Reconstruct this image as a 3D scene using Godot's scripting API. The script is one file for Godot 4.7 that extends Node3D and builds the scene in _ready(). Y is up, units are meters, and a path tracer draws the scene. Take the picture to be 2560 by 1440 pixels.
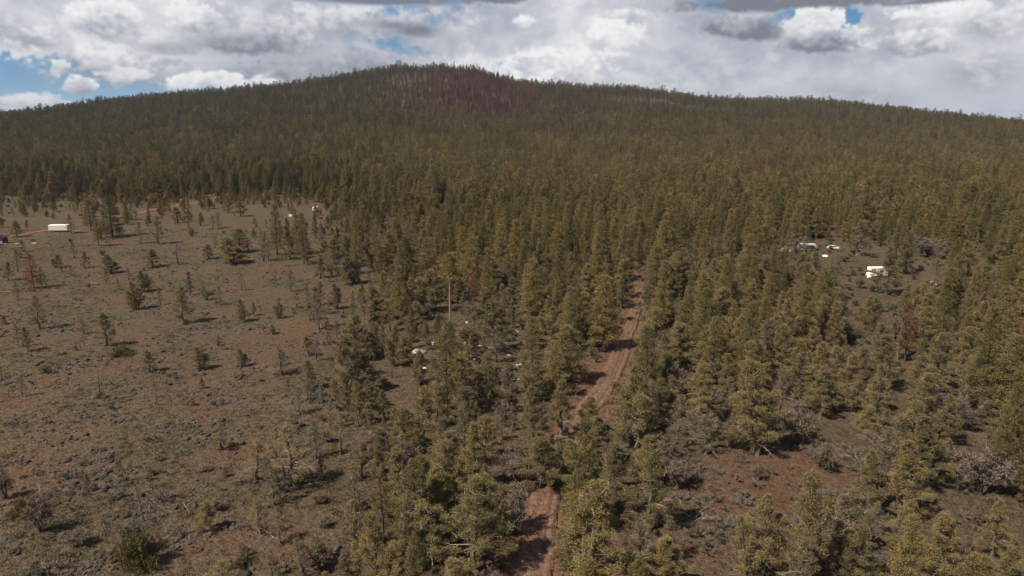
extends Node3D

# ---------------------------------------------------------------- camera, sky, sun
func _ready():
	rng.seed = 7
	var cam = Camera3D.new()
	cam.name = "camera"
	cam.fov = 43.0
	cam.near = 0.5
	cam.far = 20000.0
	cam.position = Vector3(0, 48, 0)
	cam.rotation_degrees = Vector3(-12.94, 0, 0)
	add_child(cam)
	cam.current = true
	var env = Environment.new()
	env.background_mode = Environment.BG_SKY
	var sky = Sky.new()
	var pano = PanoramaSkyMaterial.new()
	pano.panorama = make_sky()
	sky.sky_material = pano
	env.sky = sky
	env.background_energy_multiplier = SKY_ENERGY
	env.tonemap_mode = Environment.TONE_MAPPER_LINEAR
	env.tonemap_exposure = EXPOSURE
	env.sdfgi_enabled = true
	env.ssao_enabled = true
	env.ssil_enabled = true
	if HAZE > 0.0:
		env.fog_enabled = true
		env.fog_density = HAZE
		env.fog_light_color = Color(0.80, 0.87, 1.0)
	var we = WorldEnvironment.new()
	we.name = "world_environment"
	we.environment = env
	add_child(we)
	var sun = DirectionalLight3D.new()
	sun.name = "sun"
	sun.light_energy = SUN
	sun.light_color = Color(1.0, 0.94, 0.84)
	sun.light_angular_distance = 0.5
	sun.shadow_enabled = true
	var el = deg_to_rad(52.0)
	var to_sun = Vector3(-0.83 * cos(el), sin(el), 0.56 * cos(el))
	sun.look_at_from_position(Vector3.ZERO, -to_sun, Vector3.UP)
	add_child(sun)

	make_noises()
	make_materials()
	build_ground()
	build_tracks()
	build_library()
	hand_plants()
	fill_woodland()
	fill_forest()
	fill_brush()
	commit_plants()
	build_stones()
	build_grass()
	build_things()
	label_all()

const EXPOSURE = 1.55
const SKY_ENERGY = 0.58
const HAZE = 0.00004
const SUN = 1.58
var rng = RandomNumberGenerator.new()
var fog_noise: FastNoiseLite

# ---------------------------------------------------------------- sky
var puffs = []
func cloud(az, el, rx, ry, top, bottom, edge):
	puffs.append([az, el, rx, ry, top, bottom, edge])

var n_low = FastNoiseLite.new()
var n_mid = FastNoiseLite.new()
var n_fine = FastNoiseLite.new()
var gaps = [[-34.0, 3.9, 4.5, 1.9], [-32.0, 2.6, 6.5, 1.5], [-24.5, 3.0, 5.5, 1.3], [23.6, 6.5, 0.8, 0.5], [-29.0, 0.8, 5.0, 0.6]]

func sky_at(az: float, el: float) -> Color:
	var a = deg_to_rad(az)
	var e = deg_to_rad(el)
	var h = 0.35 + el * 0.02
	var p = Vector3(sin(a), e * 1.15 / sqrt(h), -cos(a)) * 100.0
	if el > 30.0:
		var k = cos(e)
		p = Vector3(sin(a) * k, sin(e) * 1.6 + 0.35, -cos(a) * k) * 100.0
	var low = n_low.get_noise_3dv(p)
	var mid = n_mid.get_noise_3dv(p)
	var fine = n_fine.get_noise_3dv(p)
	var wob = mid * 0.75 + fine * 0.3
	var up = clampf(el / 40.0, 0.0, 1.0)
	var c = Color(0.60, 0.745, 0.835).lerp(Color(0.36, 0.58, 0.78), pow(clampf(el / 12.0, 0, 1), 0.7))
	c = c.lerp(Color(0.24, 0.43, 0.68), up)
	# the broken cloud deck
	var cover = low * 0.9 + wob * 0.3 + 0.52
	if absf(az) < 50.0 and el < 14.0:
		for g in gaps:
			var dx = (az - g[0]) / g[2] + mid * 0.9
			var dy = (el - g[1]) / g[3] + low * 1.6 + fine * 0.4
			cover -= 1.35 * exp(-(dx * dx + dy * dy) * 1.2)
	var shade = clampf(0.55 + mid * 0.42 + low * 0.8, 0.0, 1.0)
	var deck = Color(0.655, 0.68, 0.74).lerp(Color(0.94, 0.94, 0.955), shade)
	if el > 9.0:
		deck = deck.lerp(Color(0.42, 0.45, 0.505).lerp(Color(0.80, 0.815, 0.85), clampf(shade * 1.1 - 0.25, 0, 1)), clampf((el - 9.0) / 8.0, 0, 1))
	c = c.lerp(deck, smoothstep(-0.12, 0.22, cover))
	c = c.lerp(Color(0.80, 0.835, 0.885), 0.55 * exp(-el * 0.9))
	if absf(az) < 55.0 and el < 14.0:
		for q in puffs:
			var dx: float = (az - q[0]) / q[2]
			var dy: float = (el - q[1]) / q[3]
			var d = dx * dx + dy * dy
			if d > 3.2:
				continue
			if dy < 0.0:
				d += dy * dy * 0.5
			var m = 1.0 - sqrt(d) + wob * 0.8
			if m <= 0.0:
				continue
			var al = smoothstep(0.0, q[6], m)
			var s = smoothstep(-0.85, 0.85, dy + low * 0.5 + mid * 0.75 + fine * 0.25)
			var v: float = lerpf(q[5] - 0.05, q[4], s)
			if q[4] > 0.6:
				v += 0.08 * (1.0 - smoothstep(0.0, 0.35, m)) * (1.0 if dy > -0.2 else 0.2)
			v = clampf(v + fine * 0.05 + mid * 0.30 * (1.0 - v) + low * 0.12 * (1.0 - v), 0.0, 1.0)
			var dusk = clampf((1.0 - v) / 0.45, 0.0, 1.0)
			var col = Color(v * lerpf(1.0, 0.945, dusk), v * lerpf(1.0, 0.975, dusk), minf(1.0, v * lerpf(1.0, 1.06, dusk)))
			c = c.lerp(col, al)
	return c

func make_sky() -> ImageTexture:
	for n in [n_low, n_mid, n_fine]:
		n.noise_type = FastNoiseLite.TYPE_SIMPLEX_SMOOTH
		n.fractal_type = FastNoiseLite.FRACTAL_FBM
	n_low.seed = 11
	n_low.frequency = 0.022
	n_low.fractal_octaves = 3
	n_mid.seed = 23
	n_mid.frequency = 0.22
	n_mid.fractal_octaves = 4
	n_mid.domain_warp_enabled = true
	n_mid.domain_warp_amplitude = 4.0
	n_mid.domain_warp_frequency = 0.06
	n_fine.seed = 5
	n_fine.frequency = 0.8
	n_fine.fractal_octaves = 4
	# bright lumps in the deck
	cloud(3.6, 3.94, 5.1, 1.58, 1.0, 0.93, 0.5)
	cloud(7.7, 6.16, 2.2, 1.39, 1.0, 0.97, 0.35)
	cloud(0.9, 7.05, 1.2, 0.61, 1.0, 0.97, 0.3)
	cloud(-3.9, 3.22, 5.7, 1.73, 0.97, 0.9, 0.7)
	cloud(1.5, 2.50, 3.6, 1.16, 1.0, 0.97, 0.5)
	cloud(24.0, 1.35, 8.3, 1.88, 0.8, 0.77, 0.9)
	cloud(31.6, 3.24, 4.4, 2.71, 0.86, 0.76, 0.7)
	cloud(12.5, 2.30, 6.9, 1.71, 0.86, 0.82, 0.9)
	cloud(-11.1, 6.78, 9.4, 1.63, 0.93, 0.78, 0.6)
	# left cumulus bank
	cloud(-34.8, 5.69, 3.8, 1.85, 0.86, 0.68, 0.6)
	cloud(-31.8, 5.05, 2.6, 1.45, 0.9, 0.68, 0.6)
	cloud(-26.5, 3.92, 7.9, 2.44, 0.95, 0.64, 0.6)
	cloud(-14.2, 3.13, 11.2, 2.52, 0.82, 0.68, 0.5)
	cloud(-18.4, 5.63, 6.7, 2.27, 0.88, 0.58, 0.8)
	cloud(-27.6, 6.25, 2.6, 1.61, 0.97, 0.72, 0.25)
	cloud(-22.0, 6.41, 2.3, 1.55, 0.96, 0.78, 0.3)
	cloud(-19.5, 5.07, 4.5, 1.07, 0.7, 0.55, 0.9)
	cloud(-14.2, 3.13, 9.0, 1.68, 0.76, 0.66, 0.9)
	cloud(-27.3, 2.87, 4.8, 0.67, 0.72, 0.64, 0.8)
	cloud(-24.2, 4.77, 3.0, 0.78, 0.74, 0.64, 0.9)
	cloud(-11.3, 3.87, 5.5, 1.69, 0.78, 0.66, 0.9)
	# small low left cumulus
	cloud(-30.6, 3.28, 0.8, 0.70, 0.95, 0.75, 0.2)
	cloud(-29.7, 2.18, 1.1, 0.86, 0.96, 0.66, 0.2)
	cloud(-27.3, 2.92, 2.0, 0.57, 0.92, 0.74, 0.3)
	cloud(-28.4, 3.48, 0.9, 0.56, 0.86, 0.74, 0.3)
	cloud(-32.9, 1.12, 3.2, 0.64, 0.93, 0.78, 0.4)
	cloud(-28.7, 0.65, 2.8, 0.57, 0.97, 0.86, 0.4)
	cloud(-22.6, 2.58, 1.5, 0.70, 0.97, 0.84, 0.2)
	cloud(-20.8, 2.75, 1.6, 0.65, 0.97, 0.8, 0.25)
	cloud(-19.2, 2.36, 3.2, 0.72, 0.95, 0.86, 0.4)
	# right cumulus
	cloud(21.2, 6.45, 2.3, 1.56, 1.0, 0.93, 0.15)
	cloud(21.7, 5.26, 3.1, 1.18, 0.93, 0.62, 0.25)
	cloud(29.0, 6.17, 3.9, 1.47, 1.0, 0.86, 0.3)
	cloud(27.8, 4.88, 3.3, 1.13, 0.97, 0.72, 0.35)
	cloud(31.9, 5.88, 2.6, 1.67, 0.95, 0.76, 0.5)
	cloud(8.2, 7.52, 2.0, 0.44, 0.97, 0.86, 0.5)
	cloud(16.2, 6.59, 3.6, 1.18, 0.86, 0.5, 0.6)
	cloud(17.5, 6.01, 2.6, 0.96, 0.66, 0.47, 0.8)
	cloud(-7.0, 6.48, 2.3, 0.77, 0.66, 0.54, 0.9)
	cloud(-8.5, 6.78, 2.6, 0.60, 0.78, 0.66, 0.9)
	# dark bases at the top
	cloud(20.1, 7.99, 10.3, 0.87, 0.62, 0.47, 0.6)
	cloud(27.5, 7.61, 3.2, 0.44, 0.62, 0.5, 0.6)
	cloud(-9.6, 8.55, 9.4, 0.64, 0.66, 0.52, 0.8)
	cloud(-0.9, 8.67, 3.8, 0.54, 0.62, 0.5, 0.7)
	var w = 4096
	var hh = 2048
	var coarse = Image.create(1024, 512, false, Image.FORMAT_RGB8)
	coarse.fill(Color(0.33, 0.30, 0.27))
	for y in 256:
		var el = 90.0 - (y + 0.5) / 512.0 * 180.0
		for x in 1024:
			coarse.set_pixel(x, y, sky_at((x + 0.5) / 1024.0 * 360.0 - 180.0, el))
	coarse.resize(w, hh, Image.INTERPOLATE_CUBIC)
	var x0 = 1540
	var x1 = 2556
	var y0 = 860
	var fine = Image.create(x1 - x0, 1024 - y0, false, Image.FORMAT_RGB8)
	for y in 1024 - y0:
		var el = 90.0 - (y + y0 + 0.5) / 2048.0 * 180.0
		for x in x1 - x0:
			fine.set_pixel(x, y, sky_at((x + x0 + 0.5) / 4096.0 * 360.0 - 180.0, el))
	coarse.blit_rect(fine, Rect2i(0, 0, x1 - x0, 1024 - y0), Vector2i(x0, y0))
	# the panorama begins straight ahead (-z)
	var turned = Image.create(w, hh, false, Image.FORMAT_RGB8)
	turned.blit_rect(coarse, Rect2i(w / 2, 0, w / 2, hh), Vector2i(0, 0))
	turned.blit_rect(coarse, Rect2i(0, 0, w / 2, hh), Vector2i(w / 2, 0))
	return ImageTexture.create_from_image(turned)

# ---------------------------------------------------------------- mesh helpers
class Geo:
	var v = PackedVector3Array()
	var n = PackedVector3Array()
	var c = PackedColorArray()
	func tri(a: Vector3, b: Vector3, d: Vector3, col: Color):
		var m = (d - a).cross(b - a).normalized()
		v.append(a)
		v.append(b)
		v.append(d)
		for i in 3:
			n.append(m)
			c.append(col)
	func quad(a, b, d, e, col):
		tri(a, b, d, col)
		tri(a, d, e, col)
	func blade(at: Vector3, dir: Vector3, side: Vector3, length: float, wide: float, col: Color):
		var s = side * wide * 0.5
		tri(at - s, at + dir * length, at + s, col)
	func tube(pts: Array, radii: Array, sides: int, col: Color, wobble := 0.0):
		var rings = []
		for i in pts.size():
			var t: Vector3 = (pts[mini(i + 1, pts.size() - 1)] - pts[maxi(i - 1, 0)]).normalized()
			var s = t.cross(Vector3(0.31, 0.12, 0.94)).normalized()
			var u = s.cross(t)
			var ring = []
			for k in sides:
				var a = TAU * k / sides
				ring.append(pts[i] + (s * cos(a) + u * sin(a)) * radii[i] * (1.0 + wobble * sin(k * 5.1 + i * 3.7)))
			rings.append(ring)
		for i in pts.size() - 1:
			for k in sides:
				var k2 = (k + 1) % sides
				quad(rings[i][k], rings[i][k2], rings[i + 1][k2], rings[i + 1][k], col)
	func box(lo: Vector3, hi: Vector3, col: Color, ch := 0.04):
		# a box with chamfered edges
		var m = (lo + hi) / 2.0
		var h = (hi - lo) / 2.0
		ch = minf(ch, minf(h.x, minf(h.y, h.z)) * 0.6)
		for ax in 3:
			for s in [-1.0, 1.0]:
				var b = (ax + 1) % 3
				var d = (ax + 2) % 3
				var q = []
				for w in [[-1, -1], [1, -1], [1, 1], [-1, 1]]:
					var p = Vector3.ZERO
					p[ax] = h[ax] * s
					p[b] = (h[b] - ch) * w[0] * s
					p[d] = (h[d] - ch) * w[1]
					q.append(m + p)
				quad(q[0], q[3], q[2], q[1], col)
			# edges running along ax
			var b2 = (ax + 1) % 3
			var d2 = (ax + 2) % 3
			for w in [[-1, -1], [1, -1], [1, 1], [-1, 1]]:
				var e1 = Vector3.ZERO
				e1[b2] = h[b2] * w[0]
				e1[d2] = (h[d2] - ch) * w[1]
				var e2 = Vector3.ZERO
				e2[b2] = (h[b2] - ch) * w[0]
				e2[d2] = h[d2] * w[1]
				var l = Vector3.ZERO
				l[ax] = h[ax] - ch
				var pts = [m + e1 - l, m + e1 + l, m + e2 + l, m + e2 - l]
				if w[0] * w[1] < 0:
					pts.reverse()
				quad(pts[0], pts[3], pts[2], pts[1], col)
		for sx in [-1, 1]:
			for sy in [-1, 1]:
				for sz in [-1, 1]:
					var k = Vector3(sx, sy, sz)
					var a1 = m + k * (h - Vector3(0, ch, ch))
					var a2 = m + k * (h - Vector3(ch, 0, ch))
					var a3 = m + k * (h - Vector3(ch, ch, 0))
					if sx * sy * sz > 0:
						tri(a1, a3, a2, col)
					else:
						tri(a1, a2, a3, col)
	func flip(i: int):
		var t = v[i + 1]
		v[i + 1] = v[i + 2]
		v[i + 2] = t
		var k = c[i + 1]
		c[i + 1] = c[i + 2]
		c[i + 2] = k
		for q in 3:
			n[i + q] = -n[i + q]
	func arrays() -> Array:
		var a = []
		a.resize(Mesh.ARRAY_MAX)
		a[Mesh.ARRAY_VERTEX] = v
		a[Mesh.ARRAY_NORMAL] = n
		a[Mesh.ARRAY_COLOR] = c
		return a
	func mesh(m: Material = null) -> ArrayMesh:
		var am = ArrayMesh.new()
		if v.size():
			am.add_surface_from_arrays(Mesh.PRIMITIVE_TRIANGLES, arrays())
			if m:
				am.surface_set_material(0, m)
		return am

func lin(r, g, b) -> Color:
	return Color(r, g, b).linear_to_srgb()

func mat(r, g, b, rough := 0.9, vcol := true, back := 0.0) -> StandardMaterial3D:
	var m = StandardMaterial3D.new()
	m.albedo_color = lin(r, g, b)
	m.roughness = rough
	m.metallic_specular = 0.25
	m.vertex_color_use_as_albedo = vcol
	m.cull_mode = BaseMaterial3D.CULL_DISABLED
	if back > 0.0:
		m.backlight_enabled = true
		m.backlight = Color(back, back, back)
	return m

var taken = {}
func numbered(called: String) -> String:
	var k: int = taken.get(called, 0)
	taken[called] = k + 1
	return called if k == 0 else "%s_%03d" % [called, k]

func thing(called, label, category, at := Vector3.ZERO, turn := 0.0, group := "") -> Node3D:
	var o = Node3D.new()
	o.name = numbered(called)
	add_child(o)
	o.position = at
	o.rotation.y = turn
	o.set_meta("label", label)
	o.set_meta("category", category)
	if group:
		o.set_meta("group", group)
	return o

func part(called, mesh: Mesh, m: Material, parent: Node, at := Vector3.ZERO) -> MeshInstance3D:
	var o = MeshInstance3D.new()
	o.name = called
	o.mesh = mesh
	o.material_override = m
	o.position = at
	parent.add_child(o, true)
	return o

func struct(called, mesh: Mesh, m: Material, kind := "structure") -> MeshInstance3D:
	var o = MeshInstance3D.new()
	o.name = numbered(called)
	o.mesh = mesh
	o.material_override = m
	o.set_meta("kind", kind)
	add_child(o)
	return o

# ---------------------------------------------------------------- terrain
var g_big = FastNoiseLite.new()
var g_mid = FastNoiseLite.new()
var g_small = FastNoiseLite.new()
var g_patch = FastNoiseLite.new()
func make_noises():
	for q in [[g_big, 3, 0.012, 3], [g_mid, 9, 0.06, 3], [g_small, 17, 0.25, 3], [g_patch, 31, 0.035, 4]]:
		q[0].seed = q[1]
		q[0].frequency = q[2]
		q[0].fractal_octaves = q[3]
		q[0].noise_type = FastNoiseLite.TYPE_SIMPLEX_SMOOTH
		q[0].fractal_type = FastNoiseLite.FRACTAL_FBM

var crest = [[-1432, 48], [-1160, 51], [-1041, 52], [-990, 56], [-935, 76], [-793, 92], [-612, 106], [-476, 118], [-340, 141], [-262, 153], [-116, 154], [-80, 149], [-45, 136], [36, 119], [153, 112], [288, 106], [424, 87], [514, 81], [695, 81], [786, 68], [923, 55], [1014, 42], [1061, 32], [1163, 14], [1385, -4], [3000, -10]]
func crest_height(x: float) -> float:
	if x <= crest[0][0]:
		return crest[0][1]
	for i in crest.size() - 1:
		if x <= crest[i + 1][0]:
			var t = (x - crest[i][0]) / float(crest[i + 1][0] - crest[i][0])
			return lerpf(crest[i][1], crest[i + 1][1], t)
	return crest[-1][1]

func hill(x: float, z: float) -> float:
	if z > -430.0:
		return 0.0
	var t = clampf((-z - 430.0) / 1270.0, 0.0, 1.0)
	var h = crest_height(x) * pow(t, 1.6)
	if z < -1700.0:
		h -= minf(40.0, pow(-z - 1700.0, 2.0) * 0.0002)
	return h + g_big.get_noise_2d(x * 0.6, z * 0.6) * 6.0 * sin(PI * t)

var track_pts = [Vector2(-6, -20), Vector2(-2.5, -45), Vector2(0.2, -62.3), Vector2(2.2, -70), Vector2(3.1, -78.7), Vector2(4.7, -88.3), Vector2(7.0, -98.9), Vector2(10.0, -108.9), Vector2(13.9, -119.1), Vector2(17.5, -128.9), Vector2(21.2, -141.7), Vector2(24.4, -153.9), Vector2(27.9, -166.6), Vector2(32.1, -183.4), Vector2(36.0, -198.9), Vector2(38.5, -217.1), Vector2(36.5, -234), Vector2(28, -252), Vector2(14, -275)]
var far_pts = [Vector2(-240, -282), Vector2(-215.7, -292), Vector2(-213, -301), Vector2(-209.4, -310.8), Vector2(-207.9, -325), Vector2(-204, -337), Vector2(-203.9, -349.8), Vector2(-199, -366), Vector2(-197, -384), Vector2(-197, -400), Vector2(-195.1, -424.7), Vector2(-186.5, -437.4), Vector2(-178, -450)]

func to_line(p: Vector2, pts: Array) -> float:
	var best = 1e9
	for i in pts.size() - 1:
		var q = Geometry2D.get_closest_point_to_segment(p, pts[i], pts[i + 1])
		best = minf(best, p.distance_squared_to(q))
	return sqrt(best)

func track_distance(x: float, z: float) -> float:
	if x > -20.0 and x < 60.0 and z > -290.0:
		return to_line(Vector2(x, z), track_pts)
	if x < -165.0 and x > -260.0 and z < -265.0 and z > -470.0:
		return to_line(Vector2(x, z), far_pts)
	return 99.0

func plain(x: float, z: float) -> float:
	return hill(x, z) + g_big.get_noise_2d(x, z) * 0.9 + g_mid.get_noise_2d(x, z) * 0.28

func ground(x: float, z: float) -> float:
	return plain(x, z) + g_small.get_noise_2d(x, z) * 0.12

var meadow = PackedVector2Array([Vector2(-15, -30), Vector2(-18, -70), Vector2(-22, -84), Vector2(-31, -104), Vector2(-33, -131), Vector2(-34, -170), Vector2(-46, -205), Vector2(-66, -240), Vector2(-60, -300), Vector2(-84, -350), Vector2(-104, -425), Vector2(-150, -455), Vector2(-330, -440), Vector2(-330, -30)])
var glade = PackedVector2Array([Vector2(17, -74), Vector2(19, -90), Vector2(26, -97), Vector2(46, -104), Vector2(52, -96), Vector2(47, -81), Vector2(41, -75), Vector2(30, -72)])
var camp = PackedVector2Array([Vector2(84, -245), Vector2(100, -290), Vector2(135, -300), Vector2(155, -278), Vector2(170, -261), Vector2(142, -209), Vector2(111, -200), Vector2(95, -215)])
var dump = PackedVector2Array([Vector2(-26, -140), Vector2(-29, -175), Vector2(-18, -182), Vector2(-4, -172), Vector2(4, -158), Vector2(4, -126), Vector2(0, -116), Vector2(-8, -118), Vector2(-16, -124)])
# bare or thin places on the hill: x, z, half width, half depth, kind
var scree = [[-200, -1570, 60, 85, 4], [274, -1518, 110, 62, 1], [380, -1462, 90, 52, 1], [-712, -1365, 60, 48, 2], [-560, -1330, 40, 44, 2], [-670, -1470, 22, 26, 2], [-288, -1004, 14, 14, 3], [666, -1526, 70, 30, 1], [-420, -1530, 120, 30, 1], [905, -1560, 60, 30, 1]]

func scree_at(x: float, z: float) -> Vector2:
	if z > -980.0:
		return Vector2.ZERO
	var best = Vector2.ZERO
	var w = g_patch.get_noise_2d(x * 0.8, z * 0.8) * 0.5
	for s in scree:
		var m = 1.0 - Vector2((x - s[0]) / s[2], (z - s[1]) / s[3]).length() + w
		if m > best.x:
			best = Vector2(m, s[4])
	return best

func burn_at(x: float, z: float) -> float:
	if z > -1040.0 or absf(x) > 260.0:
		return 0.0
	var t = (-z - 1085.0) / 560.0
	var left = lerpf(-128.0, -165.0, t)
	var right = lerpf(42.0, 40.0, t)
	var m = minf(minf((x - left) / 40.0, (right - x) / 40.0), minf((-z - 1085.0) / 70.0, (1790.0 + z) / 60.0))
	return m + g_patch.get_noise_2d(x * 1.3, z * 1.3) * 1.5

func inside(x, z, poly) -> bool:
	return Geometry2D.is_point_in_polygon(Vector2(x, z), poly)

func ground_color(x: float, z: float) -> Color:
	var a = g_patch.get_noise_2d(x, z)
	var b = g_mid.get_noise_2d(x + 300.0, z * 1.6)
	var d = g_small.get_noise_2d(x - 90.0, z)
	var soil = Color(0.082, 0.061, 0.042)
	var red = Color(0.090, 0.051, 0.035)
	var grass = Color(0.069, 0.058, 0.035)
	var gravel = Color(0.083, 0.070, 0.059)
	var c = soil.lerp(gravel, smoothstep(0.05, 0.4, b + d * 0.3))
	c = c.lerp(grass, smoothstep(-0.05, 0.30, a + d * 0.25) * lerpf(0.38, 0.75, smoothstep(-110.0, -220.0, z)))
	c = c.lerp(red, smoothstep(0.14, 0.42, -a + b * 0.45 + d * 0.3) * 0.65)
	if z < -170.0 and z > -470.0 and x < -20.0:
		c = c.lerp(grass, smoothstep(-170.0, -240.0, z) * smoothstep(-0.3, 0.2, a + b * 0.4) * 0.55)
	if x > -30.0 and z > -330.0:
		c = c.lerp(red, 0.22 * smoothstep(-0.3, 0.2, b))
	if inside(x, z, camp) or inside(x, z, dump):
		c = c.lerp(Color(0.070, 0.066, 0.038), 0.55 * smoothstep(-0.3, 0.25, b + d * 0.4))
	if inside(x, z, glade):
		c = c.lerp(red, 0.6 * smoothstep(-0.15, 0.15, -a + d * 0.4))
	if z < -430.0:
		var litter = Color(0.066, 0.052, 0.038).lerp(Color(0.098, 0.078, 0.068), smoothstep(-850.0, -1300.0, z) * (0.55 + 0.6 * b))
		c = c.lerp(litter, smoothstep(-430.0, -520.0, z) * 0.9)
		var s = scree_at(x, z)
		if s.x > 0.0:
			var k = Color(0.098, 0.080, 0.074) if s.y == 1.0 else Color(0.075, 0.060, 0.052) if s.y == 4.0 else Color(0.155, 0.120, 0.075) if s.y == 2.0 else Color(0.26, 0.12, 0.075)
			c = c.lerp(k, smoothstep(0.0, 0.25, s.x))
		var f = burn_at(x, z)
		if f > 0.0:
			c = c.lerp(Color(0.060, 0.034, 0.032), smoothstep(0.0, 0.3, f) * 0.85)
	elif x > -20.0 and z > -430.0 and not inside(x, z, glade) and not inside(x, z, camp):
		c = c.lerp(Color(0.076, 0.056, 0.038), 0.35)
	var td = track_distance(x, z)
	if td < 9.0:
		var spread = 5.0 if z > -112.0 or z < -160.0 else 8.0
		c = c.lerp(Color(0.118, 0.064, 0.046), 1.0 - smoothstep(2.0, spread, td + d * 2.0))
	return c

const GROUND_WHITE = 0.30
func lines(spec: Array) -> PackedFloat32Array:
	var out = PackedFloat32Array()
	for s in spec:
		var a: float = s[0]
		while a < s[1]:
			out.append(a)
			a += s[2]
	return out

func build_ground():
	var xs = PackedFloat32Array()
	for q in lines([[180, 300, 6], [300, 700, 16], [700, 1500, 30], [1500, 3000, 90], [3000, 7001, 400]]):
		xs.append(-q)
	xs.reverse()
	xs.append_array(lines([[-174, -60, 2.4], [-60, 75, 1.4], [75, 180, 2.4]]))
	xs.append_array(lines([[180, 300, 6], [300, 700, 16], [700, 1500, 30], [1500, 3000, 90], [3000, 7001, 400]]))
	var zs = PackedFloat32Array()
	for q in lines([[-2000, -200, 200], [-200, 40, 20], [40, 56, 4], [56, 190, 1.4], [190, 330, 2.2], [330, 500, 5], [500, 1200, 14], [1200, 2000, 20], [2000, 3000, 100], [3000, 9001, 500]]):
		zs.append(-q)
	var nx = xs.size()
	var nz = zs.size()
	var v = PackedVector3Array()
	var c = PackedColorArray()
	var idx = PackedInt32Array()
	for j in nz:
		for i in nx:
			var x = xs[i]
			var z = zs[j]
			var y = ground(x, z)
			var td = track_distance(x, z)
			if td < 4.0:
				y = lerpf(plain(x, z) - 0.34, y, smoothstep(2.0, 3.4, td))
			v.append(Vector3(x, y, z))
			var k = ground_color(x, z)
			c.append(Color(k.r / GROUND_WHITE, k.g / GROUND_WHITE, k.b / GROUND_WHITE))
	for j in nz - 1:
		for i in nx - 1:
			var a = j * nx + i
			idx.append_array([a, a + nx, a + 1, a + 1, a + nx, a + nx + 1])
	var n = PackedVector3Array()
	n.resize(v.size())
	for j in nz:
		for i in nx:
			var l = v[j * nx + maxi(i - 1, 0)]
			var r = v[j * nx + mini(i + 1, nx - 1)]
			var u = v[maxi(j - 1, 0) * nx + i]
			var d = v[mini(j + 1, nz - 1) * nx + i]
			n[j * nx + i] = (u - d).cross(r - l).normalized()
	var a = []
	a.resize(Mesh.ARRAY_MAX)
	a[Mesh.ARRAY_VERTEX] = v
	a[Mesh.ARRAY_NORMAL] = n
	a[Mesh.ARRAY_COLOR] = c
	a[Mesh.ARRAY_INDEX] = idx
	var am = ArrayMesh.new()
	am.add_surface_from_arrays(Mesh.PRIMITIVE_TRIANGLES, a)
	struct("ground", am, mats.ground)

func ribbon(pts: Array, half: float, tone: float) -> ArrayMesh:
	var curve = Curve2D.new()
	for i in pts.size():
		var t: Vector2 = (pts[mini(i + 1, pts.size() - 1)] - pts[maxi(i - 1, 0)]) / 6.0
		curve.add_point(pts[i], -t, t)
	var geo = Geo.new()
	var length = curve.get_baked_length()
	var rows = int(length / 0.8)
	var cols = 15
	var prev = []
	var prev_c = []
	for r in rows + 1:
		var s = length * r / rows
		var p = curve.sample_baked(s)
		var q = curve.sample_baked(minf(s + 0.6, length)) - curve.sample_baked(maxf(s - 0.6, 0.0))
		var side = Vector2(-q.y, q.x).normalized()
		var row = []
		var row_c = []
		var wander = g_mid.get_noise_2d(s * 0.4, 5.0)
		for k in cols:
			var u = (k / float(cols - 1)) * 2.0 - 1.0
			var wide = half * (1.0 if p.y > -150.0 else 0.72) * (1.0 + 0.22 * g_mid.get_noise_2d(s * 1.4, 40.0 * signf(u)))
			var w = p + side * u * wide
			var off = u * half + wander * 0.5
			var rut = exp(-pow((absf(off) - 0.85) / 0.24, 2.0))
			var y = plain(w.x, w.y) + 0.05 - 0.09 * rut + g_small.get_noise_2d(w.x * 2.0, w.y * 2.0) * 0.05
			if absf(u) > 0.8:
				y -= (absf(u) - 0.8) * 2.2
			row.append(Vector3(w.x, y, w.y))
			var c = Color(0.142, 0.082, 0.062).lerp(Color(0.172, 0.110, 0.084), clampf(0.5 + g_mid.get_noise_2d(w.x * 3.0, w.y * 0.8) * 1.1, 0, 1))
			c = c.lerp(Color(0.078, 0.040, 0.031), rut * 0.6)
			c = c.lerp(Color(0.185, 0.122, 0.094), 0.5 * exp(-pow((absf(off) - 1.3) / 0.2, 2.0)))
			c = c.lerp(Color(0.085, 0.062, 0.040), 0.8 * exp(-off * off / 0.12) * smoothstep(-0.15, 0.35, g_mid.get_noise_2d(w.x * 0.9, w.y * 0.6 + 70.0)))
			c = c.lerp(Color(0.095, 0.056, 0.040), smoothstep(0.62, 1.0, absf(u)) * 0.8)
			c = c * tone
			row_c.append(Color(c.r / GROUND_WHITE, c.g / GROUND_WHITE, c.b / GROUND_WHITE))
		if prev:
			for k in cols - 1:
				var n0 = geo.v.size()
				geo.quad(prev[k], prev[k + 1], row[k + 1], row[k], row_c[k])
				for m in [[1, prev_c[k + 1]], [0, prev_c[k]], [2, row_c[k + 1]], [3, prev_c[k]], [4, row_c[k + 1]], [5, row_c[k]]]:
					geo.c[n0 + m[0]] = m[1]
		prev = row
		prev_c = row_c
	for i in range(0, geo.n.size(), 3):
		if geo.n[i].y < 0.0:
			geo.flip(i)
	return geo.mesh()

func build_tracks():
	var o = struct("dirt_track", ribbon(track_pts, 2.25, 0.92), mats.ground)
	o.set_meta("label", "reddish dirt track with wheel ruts winding through the junipers")
	o = struct("dirt_track", ribbon(far_pts, 1.7, 1.25), mats.ground)
	o.set_meta("label", "pale dirt track passing the white box trailer at the meadow's far side")

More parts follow.
